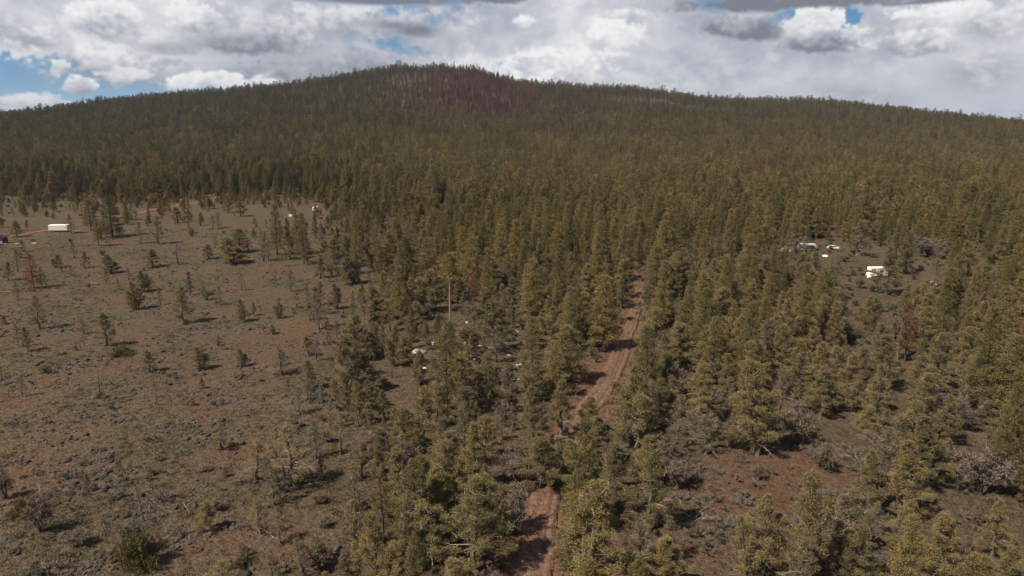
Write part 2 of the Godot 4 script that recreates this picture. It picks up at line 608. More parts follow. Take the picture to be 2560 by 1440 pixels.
# ---------------------------------------------------------------- materials
var mats = {}
func noise_tex(seed_, freq, lo, hi, normal := false, size := 512) -> NoiseTexture2D:
	var n = FastNoiseLite.new()
	n.seed = seed_
	n.frequency = freq
	n.fractal_octaves = 5
	n.fractal_gain = 0.62
	var t = NoiseTexture2D.new()
	t.width = size
	t.height = size
	t.seamless = true
	t.noise = n
	if normal:
		t.as_normal_map = true
		t.bump_strength = 6.0
	else:
		var g = Gradient.new()
		g.set_color(0, Color(lo, lo, lo))
		g.set_color(1, Color(hi, hi, hi))
		t.color_ramp = g
	return t

func make_materials():
	var m = mat(GROUND_WHITE, GROUND_WHITE, GROUND_WHITE, 0.95)
	m.cull_mode = BaseMaterial3D.CULL_BACK
	m.albedo_texture = noise_tex(4, 0.02, 0.62, 1.0)
	m.albedo_color = lin(GROUND_WHITE * 1.55, GROUND_WHITE * 1.55, GROUND_WHITE * 1.55)
	m.uv1_triplanar = true
	m.uv1_world_triplanar = true
	m.uv1_scale = Vector3.ONE * 0.09
	m.heightmap_enabled = true
	m.heightmap_texture = noise_tex(8, 0.03, 0.0, 1.0)
	m.heightmap_scale = 28.0
	mats.ground = m
	mats.bark = mat(0.30, 0.30, 0.30, 0.95)
	mats.needles = mat(0.30, 0.30, 0.30, 0.85, true, 0.35)
	mats.twig = mat(0.30, 0.30, 0.30, 0.95)
	mats.stone = mat(0.30, 0.30, 0.30, 0.95)
	mats.stone.cull_mode = BaseMaterial3D.CULL_BACK
	for q in tones:
		var t = tones[q]
		mats[q] = mat(t[0], t[1], t[2], 0.85, true, 0.35)

# foliage colours: the brightest value in each crown (vertex colours scale it down)
var tones = {
	"yellow-olive": [0.246, 0.192, 0.080], "olive": [0.205, 0.167, 0.076], "green-olive": [0.156, 0.140, 0.057],
	"grey-olive": [0.180, 0.150, 0.088], "dark green": [0.104, 0.097, 0.044], "rust-brown": [0.22, 0.098, 0.060],
	"grey-brown": [0.172, 0.140, 0.117], "sage-grey": [0.160, 0.146, 0.124],
}

# ---------------------------------------------------------------- plant library (models about ten metres tall)
var lib = {}
func rnd(r: RandomNumberGenerator, a: float, b: float) -> float:
	return a + (b - a) * r.randf()

func ball(r: RandomNumberGenerator) -> Vector3:
	var z = r.randf() * 2.0 - 1.0
	var a = r.randf() * TAU
	var k = sqrt(1.0 - z * z)
	return Vector3(k * cos(a), z, k * sin(a))

func tuft(g: Geo, r: RandomNumberGenerator, at: Vector3, out: Vector3, rad: float, count: int, length: float, wide: float, squash := 1.0):
	var v = rnd(r, 0.62, 1.0)
	var warm = rnd(r, -0.06, 0.06)
	for i in count:
		var d = (ball(r) + out * 0.45 + Vector3(0, 0.35, 0)).normalized()
		var p = at + Vector3(d.x, d.y * squash, d.z) * rad * sqrt(r.randf())
		var k = v * rnd(r, 0.82, 1.0)
		var dir = (d + ball(r) * 0.55).normalized()
		g.blade(p, dir, dir.cross(ball(r)).normalized(), length * rnd(r, 0.7, 1.2), wide * rnd(r, 0.7, 1.2), Color(clampf(k + warm, 0, 1), k, clampf(k - warm, 0, 1)))

const GREY_BARK = Color(0.40, 0.33, 0.28)
const BROWN_BARK = Color(0.30, 0.21, 0.16)
const PINK_BARK = Color(0.72, 0.47, 0.38)
const DEAD_WOOD = Color(0.58, 0.50, 0.45)

func limb(g: Geo, a: Vector3, b: Vector3, r0: float, bend: float, col: Color, sides := 3):
	var m = (a + b) / 2.0 + Vector3(0, bend, 0)
	g.tube([a, m, b], [r0, r0 * 0.6, r0 * 0.2], sides, col)

func add_model(kind: String, wood: Geo, leaf: Geo):
	var both = ArrayMesh.new()
	if wood.v.size():
		both.add_surface_from_arrays(Mesh.PRIMITIVE_TRIANGLES, wood.arrays())
		both.surface_set_material(0, mats.bark)
	var wide = 0.0
	for p in (leaf if leaf.v.size() else wood).v:
		wide = maxf(wide, Vector2(p.x, p.z).length())
	if leaf.v.size():
		both.add_surface_from_arrays(Mesh.PRIMITIVE_TRIANGLES, leaf.arrays())
		both.surface_set_material(both.get_surface_count() - 1, mats.white_leaf)
	if not lib.has(kind):
		lib[kind] = []
	lib[kind].append({"wood": wood.mesh(), "leaf": leaf.mesh(), "both": both, "wide": wide * (1.34 if kind in ["juniper", "thin_juniper"] else 1.5)})

func juniper_model(kind: String, seed_: int, stems: int, branches: int, blades: int, round_: float, dead: int):
	var r = RandomNumberGenerator.new()
	r.seed = seed_
	var wood = Geo.new()
	var leaf = Geo.new()
	for s in stems:
		var foot = Vector3.ZERO if s == 0 else Vector3(rnd(r, -0.5, 0.5), 0, rnd(r, -0.5, 0.5))
		var high = 10.0 if s == 0 else rnd(r, 6.0, 9.0)
		var lean = Vector3(rnd(r, -0.6, 0.6), 0, rnd(r, -0.6, 0.6)) + foot * (0.6 if s == 0 else 2.2)
		var pts = []
		var rad = []
		for i in 8:
			var t = i / 7.0
			pts.append(foot + lean * t + Vector3(rnd(r, -0.14, 0.14), high * 0.95 * t - 0.15, rnd(r, -0.14, 0.14)))
			rad.append(lerpf(0.26, 0.03, pow(t, 0.8)) * (1.0 if s == 0 else 0.75))
		wood.tube(pts, rad, 6, GREY_BARK, 0.12)
		var nb = branches if s == 0 else int(branches * 0.6)
		for i in nb:
			var t = lerpf(0.13, 0.98, pow((i + r.randf()) / nb, 0.92))
			var env = lerpf(0.72, 1.0, t / 0.3) if t < 0.3 else pow(1.0 - (t - 0.3) / 0.72, round_)
			var reach = 2.15 * env * rnd(r, 0.6, 1.18) * (1.0 if s == 0 else 0.75) + 0.12
			var az = i * 2.4 + rnd(r, -0.6, 0.6)
			var up = lerpf(0.12, 1.05, t) + rnd(r, -0.15, 0.25)
			var at = foot + lean * t + Vector3(0, high * 0.95 * t, 0)
			var dir = Vector3(cos(az) * cos(up), sin(up), sin(az) * cos(up))
			var end = at + dir * reach
			limb(wood, at, end, 0.05 + 0.035 * (1.0 - t), -0.12 * reach, GREY_BARK)
			var k = 3 + int(reach * 2.1)
			for j in k:
				var u = lerpf(0.38, 1.0, (j + 0.6) / k)
				var c = at.lerp(end, u) + Vector3(0, -0.2 * reach * u * (1.0 - u), 0) + ball(r) * 0.22
				tuft(leaf, r, c, dir, rnd(r, 0.22, 0.44) * (0.75 + 0.35 * env), blades, 0.135, 0.046)
				for m in 3:
					var d = (ball(r) + dir).normalized()
					wood.blade(c - d * 0.4 + ball(r) * 0.3, d, d.cross(ball(r)).normalized(), rnd(r, 0.4, 0.8), 0.05, Color(0.60, 0.48, 0.40))
	for i in dead:
		var y = rnd(r, 0.6, 5.5)
		var az = r.randf() * TAU
		var reach = rnd(r, 1.2, 2.6)
		var a = Vector3(0, y, 0)
		var b = a + Vector3(cos(az) * reach, rnd(r, -0.9, 0.5), sin(az) * reach)
		limb(wood, a, b, 0.06, 0.25, DEAD_WOOD)
		for k in 4:
			var p = a.lerp(b, rnd(r, 0.4, 0.9))
			limb(wood, p, p + (b - a) * 0.25 + ball(r) * 0.5, 0.028, 0.05, DEAD_WOOD)
	add_model(kind, wood, leaf)

func pine_model(kind: String, seed_: int, levels: int, per: int, blades: int, size: float, bare: float, spread: float, bark: Color):
	var r = RandomNumberGenerator.new()
	r.seed = seed_
	var wood = Geo.new()
	var leaf = Geo.new()
	var lean = Vector3(rnd(r, -0.2, 0.2), 0, rnd(r, -0.2, 0.2))
	var pts = []
	var rad = []
	for i in 6:
		var t = i / 5.0
		pts.append(lean * t + Vector3(0, 9.8 * t - 0.15, 0))
		rad.append(lerpf(0.20 if bare < 0.5 else 0.26, 0.02 if bare < 0.5 else 0.10, pow(t, 0.9)))
	wood.tube(pts, rad, 6, bark, 0.06)
	for l in levels:
		var t = lerpf(bare, 0.985, (l + rnd(r, 0.0, 0.8)) / levels)
		var q = (t - bare) / (1.0 - bare)
		var env = spread * (pow(1.0 - q, 0.72 if size < 0.55 else 0.55) * 0.95 + 0.07) * smoothstep(-0.25, 0.12, q)
		for b in per:
			if r.randf() < 0.10:
				continue
			var az = l * 1.3 + TAU * b / per + rnd(r, -0.5, 0.5)
			var reach = env * rnd(r, 0.6, 1.15) + 0.08
			var up = lerpf(-0.18, 0.75, q) + rnd(r, -0.12, 0.18)
			var at = lean * t + Vector3(0, 9.8 * t, 0)
			var dir = Vector3(cos(az) * cos(up), sin(up), sin(az) * cos(up))
			var end = at + dir * reach
			if size < 0.6:
				limb(wood, at, end, 0.045, -0.05 * reach, bark)
			var k = maxi(1, int(reach * 1.7 / maxf(size, 0.4) * 0.55))
			for j in k:
				var u = lerpf(0.40, 1.0, (j + 0.7) / k)
				tuft(leaf, r, at.lerp(end, u) + ball(r) * 0.12, dir, size * rnd(r, 0.7, 1.15), blades, size * (0.72 if size > 0.55 else 0.5), size * (0.20 if size > 0.55 else 0.13), 0.7)
	add_model(kind, wood, leaf)

func shrub_model(kind: String, seed_: int, leafy: bool):
	var r = RandomNumberGenerator.new()
	r.seed = seed_
	var wood = Geo.new()
	var leaf = Geo.new()
	for i in 16:
		var az = r.randf() * TAU
		var out = rnd(r, 0.4, 4.2)
		var top = Vector3(cos(az) * out, rnd(r, 5.5, 9.6) * (1.0 - out * out * 0.016), sin(az) * out)
		limb(wood, Vector3(rnd(r, -0.5, 0.5), -0.1, rnd(r, -0.5, 0.5)), top, 0.16, 0.4, Color(0.40, 0.34, 0.31))
		for k in 13:
			var p = top * rnd(r, 0.5, 1.0)
			var d = (ball(r) + top.normalized() * 0.8).normalized()
			var e = p + d * rnd(r, 0.8, 2.0)
			limb(wood, p, e, 0.05, 0.0, Color(0.46, 0.39, 0.36))
			for m in 9:
				var at = p.lerp(e, r.randf()) + ball(r) * 0.25
				var tip = (d + ball(r) * 0.9).normalized()
				if leafy:
					var v = rnd(r, 0.55, 1.0)
					leaf.blade(at, tip, tip.cross(ball(r)).normalized(), rnd(r, 0.45, 0.9), 0.18, Color(v, v, v))
				else:
					var v = rnd(r, 0.55, 1.0)
					leaf.blade(at, tip, tip.cross(ball(r)).normalized(), rnd(r, 0.8, 1.7), 0.13, Color(v, v * 0.97, v * 0.94))
	add_model(kind, wood, leaf)

func low_juniper_model(kind: String, seed_: int):
	var r = RandomNumberGenerator.new()
	r.seed = seed_
	var wood = Geo.new()
	var leaf = Geo.new()
	for i in 42:
		var az = i * 2.4 + rnd(r, -0.4, 0.4)
		var up = rnd(r, 0.08, 1.25)
		var reach = rnd(r, 4.5, 9.0) * (1.0 - 0.25 * sin(up))
		var dir = Vector3(cos(az) * cos(up), sin(up), sin(az) * cos(up))
		limb(wood, Vector3.ZERO, dir * reach, 0.22, 0.5, GREY_BARK)
		for j in 4:
			var c = dir * reach * lerpf(0.45, 1.0, (j + 0.7) / 4.0) + ball(r) * 0.7
			c.y = maxf(c.y, 0.5)
			tuft(leaf, r, c, dir, rnd(r, 0.8, 1.6), 44, 0.75, 0.24)
	for i in 10:
		var az = r.randf() * TAU
		limb(wood, Vector3(0, 1, 0), Vector3(cos(az) * rnd(r, 6, 10), rnd(r, 1, 8), sin(az) * rnd(r, 6, 10)), 0.10, 1.0, GREY_BARK)
	add_model(kind, wood, leaf)

func snag_model(kind: String, seed_: int):
	var r = RandomNumberGenerator.new()
	r.seed = seed_
	var wood = Geo.new()
	var leaf = Geo.new()
	var pts = []
	var rad = []
	var lean = Vector3(rnd(r, -0.9, 0.9), 0, rnd(r, -0.9, 0.9))
	for i in 7:
		var t = i / 6.0
		pts.append(lean * t + Vector3(rnd(r, -0.1, 0.1), 10.0 * t - 0.15, rnd(r, -0.1, 0.1)))
		rad.append(lerpf(0.23, 0.03, t))
	wood.tube(pts, rad, 5, Color(0.30, 0.25, 0.23))
	for i in 26:
		var t = rnd(r, 0.12, 0.95)
		var az = r.randf() * TAU
		var reach = rnd(r, 0.7, 2.0) * (1.15 - t)
		var a = lean * t + Vector3(0, 10.0 * t, 0)
		var b = a + Vector3(cos(az) * reach, rnd(r, -0.1, 0.8), sin(az) * reach)
		limb(wood, a, b, 0.05, 0.1, Color(0.42, 0.36, 0.33))
		for k in 5:
			var p = a.lerp(b, rnd(r, 0.4, 1.0))
			var d = (ball(r) + (b - a).normalized()).normalized()
			leaf.blade(p, d, d.cross(ball(r)).normalized(), rnd(r, 0.3, 0.8), 0.06, Color(0.75, 0.70, 0.68))
	add_model(kind, wood, leaf)

func burnt_model(kind: String, seed_: int):
	var r = RandomNumberGenerator.new()
	r.seed = seed_
	var wood = Geo.new()
	wood.tube([Vector3(0, -0.2, 0), Vector3(0, 5, 0), Vector3(0, 10, 0)], [0.24, 0.15, 0.03], 4, Color(0.16, 0.13, 0.14))
	for i in 34:
		var t = rnd(r, 0.25, 0.97)
		var az = r.randf() * TAU
		var reach = 1.5 * (1.08 - t) + 0.15
		var d = Vector3(cos(az), rnd(r, -0.1, 0.5), sin(az))
		wood.blade(Vector3(0, 10 * t, 0), d, d.cross(ball(r)).normalized(), reach, 0.22, Color(0.20, 0.15, 0.15))
	add_model(kind, wood, Geo.new())

func build_library():
	mats.white_leaf = mat(0.30, 0.30, 0.30, 0.85, true, 0.35)
	for i in 9:
		juniper_model("juniper", 100 + i, [1, 1, 2, 1, 3, 1, 2, 1, 1][i], [46, 40, 36, 50, 30, 42, 36, 44, 38][i], 84, [0.7, 0.55, 0.75, 0.95, 0.6, 0.8, 0.65, 1.0, 0.5][i], [5, 2, 7, 3, 6, 0, 4, 2, 8][i])
	for i in 5:
		juniper_model("thin_juniper", 200 + i, [1, 1, 1, 2, 1][i], [28, 24, 32, 22, 26][i], 40, [0.8, 1.0, 0.65, 0.8, 0.9][i], [5, 6, 3, 6, 4][i])
	for i in 6:
		pine_model("pine", 300 + i, [25, 28, 22, 26, 24, 30][i], 5, 48, 0.40, [0.16, 0.10, 0.24, 0.14, 0.2, 0.08][i], [2.1, 1.8, 2.3, 1.9, 2.1, 1.7][i], BROWN_BARK)
	for i in 3:
		pine_model("rusty_pine", 340 + i, [20, 23, 18][i], 4, 40, 0.42, [0.2, 0.14, 0.24][i], 2.0, BROWN_BARK)
	pine_model("tall_pine", 360, 12, 5, 60, 0.50, 0.74, 1.9, PINK_BARK)
	for i in 6:
		pine_model("far_pine", 400 + i, [15, 17, 13, 16, 14, 18][i], 4, 14, 0.62, [0.10, 0.06, 0.18, 0.08, 0.14, 0.05][i], [2.0, 1.7, 2.2, 1.8, 2.0, 1.5][i], BROWN_BARK)
	for i in 4:
		shrub_model("bare_shrub", 500 + i, i == 3)
	for i in 3:
		low_juniper_model("low_juniper", 520 + i)
	for i in 4:
		snag_model("snag", 540 + i)
	for i in 3:
		burnt_model("burnt", 560 + i)

# ---------------------------------------------------------------- where plants stand
var plants = []
var cells = {}
func plant(kind: String, x: float, z: float, h: float, w: float, tone := ""):
	plants.append({"kind": kind, "x": x, "z": z, "h": h, "w": w, "tone": tone, "hand": true})
	note(x, z, w * 0.5)

func note(x, z, rad):
	var k = Vector2i(floori(x / 8.0), floori(z / 8.0))
	if not cells.has(k):
		cells[k] = []
	cells[k].append(Vector3(x, z, rad))

func crowded(x, z, rad) -> bool:
	var k = Vector2i(floori(x / 8.0), floori(z / 8.0))
	for i in 3:
		for j in 3:
			for q in cells.get(k + Vector2i(i - 1, j - 1), []):
				if Vector2(q.x - x, q.y - z).length() < (q.z + rad) * 0.60:
					return true
	return false

func forest_edge(x: float) -> float:
	var e = [[-400, -470], [-100, -464], [-70, -446], [-48, -404], [-25, -348], [0, -318], [60, -300], [140, -292], [320, -285]]
	if x <= e[0][0]:
		return e[0][1]
	for i in e.size() - 1:
		if x <= e[i + 1][0]:
			return lerpf(e[i][1], e[i + 1][1], (x - e[i][0]) / float(e[i + 1][0] - e[i][0]))
	return e[-1][1]

func fill_woodland():
	rng.seed = 41
	var z = -44.0
	while z > -480.0:
		var step = 3.6 if z > -200.0 else 4.0
		var half = 0.78 * -z + 30.0
		var x = -half
		while x < half:
			var px = x + rng.randf() * step
			var pz = z - rng.randf() * step
			var pick = rng.randf()
			var q = rng.randf()
			var s = rng.randf()
			x += step
			if pz < forest_edge(px) + 34.0 * g_patch.get_noise_2d(px, pz):
				continue
			var td = track_distance(px, pz)
			var clump = g_patch.get_noise_2d(px * 1.4 + 70.0, pz * 1.4)
			var keep = (0.62 if pz > -170.0 else 0.80) + clump * 0.75
			if inside(px, pz, meadow):
				keep = 0.010 if pz > -260.0 else 0.035
				keep += 0.30 * smoothstep(26.0 if pz < -150.0 else 12.0, 3.0, -30.0 - px + minf(0.0, pz + 190.0) * 0.32)
				if pz < -400.0 and px > -320.0:
					keep = 0.10 + smoothstep(-400.0, -460.0, pz) * 0.5
				if px < -150.0 and pz < -330.0:
					keep = 0.12 + smoothstep(-370.0, -450.0, pz) * 0.4
			elif inside(px, pz, glade):
				keep = 0.02
			elif inside(px, pz, camp):
				keep = 0.04 if pz > -268.0 else 0.25
			elif inside(px, pz, dump):
				keep = 0.17
			elif pz > -112.0 and px > 13.0:
				keep *= 0.45 if pz > -80.0 else 0.6
			elif px < -18.0 and pz < -175.0:
				keep *= 0.62
			elif px > 92.0 and px < 122.0 and pz < -190.0 and pz > -272.0:
				keep *= 0.25
			if pz > -75.0:
				s *= 0.6
			if pick > keep or td < (3.4 if pz > -105.0 or pz < -165.0 else 5.6):
				continue
			var kind = "juniper"
			var pine_share = 0.10 if pz > -150.0 else 0.22 if pz > -230.0 else 0.45
			if px < -30.0 and pz < -190.0:
				pine_share = 0.10
			if q < pine_share:
				kind = "pine"
			elif q < pine_share + (0.17 if px > -30.0 or pz > -175.0 else 0.36):
				kind = "thin_juniper"
			elif q < pine_share + 0.17 + (0.30 if px > 10.0 else 0.22):
				kind = "bare_shrub"
			elif q > 0.985:
				kind = "snag"
			elif q > 0.965:
				kind = "low_juniper"
			elif q > 0.96 and pz < -100.0:
				kind = "rusty_pine"
			var h = 0.0
			var w = 0.0
			match kind:
				"juniper":
					h = lerpf(4.5, 12.0, pow(s, 0.8))
					w = h * lerpf(0.44, 0.68, rng.randf())
				"thin_juniper":
					h = lerpf(4.0, 9.5, s)
					w = h * lerpf(0.34, 0.5, rng.randf())
				"pine":
					h = lerpf(9.0, 17.5, s)
					w = h * lerpf(0.30, 0.42, rng.randf())
				"rusty_pine":
					h = lerpf(6.0, 11.0, s)
					w = h * 0.38
				"bare_shrub":
					h = lerpf(1.6, 4.4, s)
					w = h * lerpf(1.0, 1.5, rng.randf())
				"low_juniper":
					h = lerpf(1.5, 3.0, s)
					w = h * 1.4
				"snag":
					h = lerpf(3.5, 8.0, s)
					w = h * 0.35
			if inside(px, pz, meadow):
				if kind in ["juniper", "pine"] and pz > -300.0:
					kind = "thin_juniper"
				h *= 0.55
				w *= 0.58
			if td < w * 0.36 + 1.7:
				continue
			if pz < -168.0 and pz > -222.0 and absf(px + 0.504 * pz) < 9.0 and kind != "bare_shrub":
				continue
			if px > -207.0 and px < -184.0 and pz < -284.0 and pz > -320.0:
				continue
			if px > -19.5 and px < -8.0 and pz > -163.0 and pz < -138.0 and kind != "bare_shrub":
				continue
			if crowded(px, pz, w * 0.5):
				continue
			plants.append({"kind": kind, "x": px, "z": pz, "h": h, "w": w, "tone": "", "hand": false})
			note(px, pz, w * 0.5)
		z -= step

# low brush between the trees
func fill_brush():
	rng.seed = 63
	var z = -46.0
	while z > -335.0:
		var half = 0.76 * -z + 20.0
		var x = -half
		while x < half:
			var px = x + rng.randf() * 3.0
			var pz = z - rng.randf() * 3.0
			var q = rng.randf()
			var s = rng.randf()
			var u = rng.randf()
			x += 3.0
			var keep = 0.24 + 0.5 * g_patch.get_noise_2d(px * 1.7 - 40.0, pz * 1.7)
			if inside(px, pz, meadow):
				keep = 0.008
			elif inside(px, pz, glade):
				keep = 0.03
			elif inside(px, pz, camp):
				keep *= 0.6
			if q > keep or pz < forest_edge(px) or track_distance(px, pz) < 3.2:
				continue
			var h = lerpf(0.8, 2.3, s)
			plants.append({"kind": "bare_shrub", "x": px, "z": pz, "h": h, "w": h * lerpf(1.1, 1.7, u), "tone": "grey-brown" if u < 0.6 else "grey-olive", "hand": false})
		z -= 3.0

var far = {}
func far_add(kind: String, model: int, t: Transform3D, c: Color):
	var k = kind + str(model)
	if not far.has(k):
		far[k] = {"kind": kind, "model": model, "at": [], "tint": []}
	far[k].at.append(t)
	far[k].tint.append(c)

func tint_of(tone: String) -> Color:
	var t = tones[tone]
	return Color(t[0] / 0.30, t[1] / 0.30, t[2] / 0.30)

func fill_forest():
	rng.seed = 77
	var z = -262.0
	while z > -1960.0:
		var step = 4.9 if z > -560.0 else 6.2 if z > -900.0 else 7.4 if z > -1200.0 else 8.6
		var half = 0.80 * -z + 70.0
		var x = -half
		while x < half:
			var px = x + rng.randf() * step
			var pz = z - rng.randf() * step
			var q = rng.randf()
			var s = rng.randf()
			x += step
			if pz > forest_edge(px) + 34.0 * g_patch.get_noise_2d(px, pz):
				continue
			var keep = 0.84 + 0.6 * g_patch.get_noise_2d(px * 0.7, pz * 0.7) + 0.35 * g_big.get_noise_2d(px, pz)
			var sc = scree_at(px, pz)
			if sc.x > 0.0:
				keep *= 0.35 if sc.x < 0.3 else 0.36 if sc.y == 4.0 else 0.08 if sc.y == 1.0 else 0.04
			var deep = forest_edge(px) - pz
			if q > keep * (0.55 + 0.45 * smoothstep(-20.0, 60.0, deep)):
				continue
			var stand = g_patch.get_noise_2d(px * 0.35 + 500.0, pz * 0.35)
			var h = lerpf(7.0, 17.0, s * 0.8 + 0.2 * rng.randf()) * (1.0 + 0.25 * stand)
			if pz < -900.0:
				h *= 1.1 if pz > -1480.0 else 1.28
			if rng.randf() < 0.03:
				h *= 1.35
			var w = h * lerpf(0.34, 0.56, rng.randf())
			var u = rng.randf()
			var tone = "olive" if u < 0.42 else "green-olive" if u < 0.72 else "yellow-olive" if u < 0.82 else "grey-olive" if u < 0.90 else "dark green"
			if px < -120.0 and pz < -460.0 and rng.randf() < 0.45:  # cloud shade over the left forest, put into darker crown tones
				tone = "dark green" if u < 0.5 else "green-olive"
			var kind = "far_pine"
			var f = burn_at(px, pz)
			if f > 0.0:
				var v = rng.randf()
				var black = clampf(0.02 + f * 0.75, 0.0, 0.82)
				if pz < -1420.0:
					black *= 0.62
				if v < black:
					kind = "burnt"
				elif v < black + 0.55 or f > 0.5:
					tone = "rust-brown"
					u = 2.0
			elif u > 0.988 and pz < -330.0:
				tone = "rust-brown"
			if pz > -620.0 and kind == "far_pine" and tone != "rust-brown" and stand < 0.28 and pz > forest_edge(px) - 120.0:
				if px > -60.0 or pz > forest_edge(px) - 40.0:
					if u > 0.72:
						plants.append({"kind": "juniper" if u < 0.9 else "bare_shrub", "x": px, "z": pz, "h": h * (0.6 if u < 0.9 else 0.26), "w": w * 0.85, "tone": "", "hand": false})
						continue
				plants.append({"kind": "pine", "x": px, "z": pz, "h": h * 1.1, "w": w * 1.1, "tone": tone, "hand": false})
				continue
			var model = rng.randi() % lib[kind].size()
			var m = lib[kind][model]
			var ky = h / 10.0
			var kx: float = w / m.wide
			var b = Basis.from_euler(Vector3(0, rng.randf() * TAU, 0)).scaled(Vector3(kx, ky, kx))
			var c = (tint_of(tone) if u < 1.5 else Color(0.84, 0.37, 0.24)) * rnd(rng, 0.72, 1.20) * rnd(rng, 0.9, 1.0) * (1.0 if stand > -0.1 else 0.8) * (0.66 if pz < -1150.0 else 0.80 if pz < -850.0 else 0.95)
			if kind == "burnt":
				c = Color(0.85, 0.68, 0.68)
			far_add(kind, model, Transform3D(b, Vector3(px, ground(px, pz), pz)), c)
		z -= step

func hand_plants():
	plant("juniper", -209.0, -305.3, 7.1, 5.4)
	plant("thin_juniper", -190.9, -314.2, 9.0, 3.8)
	plant("pine", -169.7, -307.5, 17.4, 10.2)
	plant("pine", -187.0, -322.4, 14.5, 7.1)
	plant("pine", -162.0, -283.2, 10.9, 4.4)
	plant("thin_juniper", -157.7, -259.1, 6.1, 3.2)
	plant("juniper", -154.0, -242.7, 4.7, 3.2)
	plant("juniper", -144.6, -242.7, 5.8, 3.0)
	plant("thin_juniper", -141.7, -240.7, 2.6, 1.6)
	plant("juniper", -130.3, -232.1, 6.3, 5.4)
	plant("thin_juniper", -122.4, -215.4, 5.3, 2.4)
	plant("rusty_pine", -140.1, -208.9, 10.5, 5.4)
	plant("thin_juniper", -139.7, -211.6, 6.4, 3.1)
	plant("juniper", -155.1, -219.9, 6.0, 3.2)
	plant("thin_juniper", -133.7, -192.0, 6.1, 1.7)
	plant("thin_juniper", -140.6, -228.3, 3.8, 1.8)
	plant("bare_shrub", -123.9, -208.9, 2.0, 1.9)
	plant("thin_juniper", -113.9, -206.3, 3.6, 1.7)
	plant("thin_juniper", -119.7, -222.8, 4.2, 2.5)
	plant("juniper", -105.6, -203.8, 6.4, 3.9)
	plant("thin_juniper", -104.2, -204.3, 5.7, 3.0)
	plant("juniper", -97.1, -183.0, 7.5, 4.3)
	plant("thin_juniper", -149.2, -289.9, 9.2, 4.2)
	plant("thin_juniper", -142.1, -289.9, 11.6, 6.7)
	plant("thin_juniper", -187.7, -359.9, 7.3, 6.3)
	plant("juniper", -121.4, -242.0, 6.6, 5.4)
	plant("snag", -114.0, -245.6, 5.5, 5.2)
	plant("juniper", -159.8, -348.4, 8.1, 6.9)
	plant("thin_juniper", -139.3, -313.1, 6.1, 3.1)
	plant("juniper", -143.5, -334.9, 6.5, 4.1)
	plant("thin_juniper", -134.0, -324.9, 6.8, 3.9)
	plant("thin_juniper", -133.1, -328.6, 7.6, 4.3)
	plant("juniper", -107.1, -253.7, 5.3, 4.5)
	plant("thin_juniper", -114.1, -276.7, 4.8, 2.1)
	plant("juniper", -95.6, -244.1, 9.2, 8.4)
	plant("pine", -100.9, -267.2, 9.0, 8.3)
	plant("snag", -100.0, -273.2, 4.6, 4.2)
	plant("juniper", -139.1, -373.9, 8.2, 7.4)
	plant("juniper", -152.0, -390.6, 8.5, 6.4)
	plant("thin_juniper", -216.0, -439.6, 4.8, 5.8)
	plant("pine", -238.7, -457.9, 17.1, 7.5)
	plant("pine", -240.3, -450.8, 12.2, 6.4)
	plant("snag", -105.4, -221.7, 2.8, 1.5)
	plant("juniper", -90.7, -200.4, 5.8, 2.3)
	plant("thin_juniper", -87.1, -199.9, 4.7, 2.9)
	plant("bare_shrub", -83.9, -195.2, 3.5, 2.9)
	plant("juniper", -80.3, -171.9, 9.3, 5.3)
	plant("thin_juniper", -78.0, -189.3, 5.4, 2.6)
	plant("thin_juniper", -92.9, -187.2, 5.0, 1.9)
	plant("thin_juniper", -78.3, -206.3, 5.3, 2.1)
	plant("juniper", -66.5, -173.7, 5.9, 2.8)
	plant("juniper", -65.5, -179.4, 3.7, 1.6)
	plant("thin_juniper", -110.1, -163.9, 8.4, 3.9)
	plant("thin_juniper", -106.6, -151.0, 5.8, 1.7)
	plant("juniper", -102.8, -148.2, 5.7, 2.4)
	plant("juniper", -87.6, -151.6, 7.7, 4.3)
	plant("low_juniper", -81.0, -144.7, 3.0, 5.5)
	plant("thin_juniper", -98.0, -160.7, 4.1, 2.2)
	plant("juniper", -70.5, -135.1, 4.5, 3.4)
	plant("snag", -69.8, -131.1, 2.6, 0.8)
	plant("juniper", -61.6, -137.5, 5.0, 3.2)
	plant("juniper", -53.5, -138.0, 4.0, 2.1)
	plant("snag", -91.6, -140.4, 2.5, 0.8)
	plant("snag", -72.8, -121.7, 4.9, 2.1)
	plant("low_juniper", -72.7, -121.5, 1.6, 2.0)
	plant("snag", -61.8, -119.4, 5.2, 1.7)
	plant("juniper", -56.8, -126.4, 2.1, 1.2)
	plant("juniper", -54.8, -117.8, 1.5, 1.0)
	plant("snag", -72.0, -149.1, 1.5, 1.5)
	plant("thin_juniper", -52.7, -131.5, 1.4, 1.1)
	plant("snag", -96.3, -130.7, 4.1, 1.1)
	plant("bare_shrub", -90.1, -134.0, 1.8, 2.8)
	plant("juniper", -121.5, -168.3, 2.5, 1.5)
	plant("thin_juniper", -84.0, -247.7, 7.9, 3.6)
	plant("pine", -84.9, -260.7, 18.8, 6.4)
	plant("juniper", -78.0, -252.9, 12.5, 5.9)
	plant("pine", -70.7, -244.1, 18.0, 5.2)
	plant("pine", -77.5, -260.7, 16.7, 4.9)
	plant("thin_juniper", -86.6, -249.2, 11.2, 3.6)
	plant("juniper", -89.3, -362.9, 5.4, 5.2)
	plant("juniper", -80.6, -296.9, 11.5, 2.6)
	plant("thin_juniper", -73.3, -277.6, 10.8, 3.4)
	plant("thin_juniper", -72.2, -324.9, 6.3, 3.6)
	plant("juniper", -60.5, -324.9, 8.1, 5.0)
	plant("juniper", -49.6, -213.2, 8.7, 4.5)
	plant("juniper", -59.8, -222.8, 7.0, 4.0)
	plant("thin_juniper", -64.1, -206.3, 6.9, 2.8)
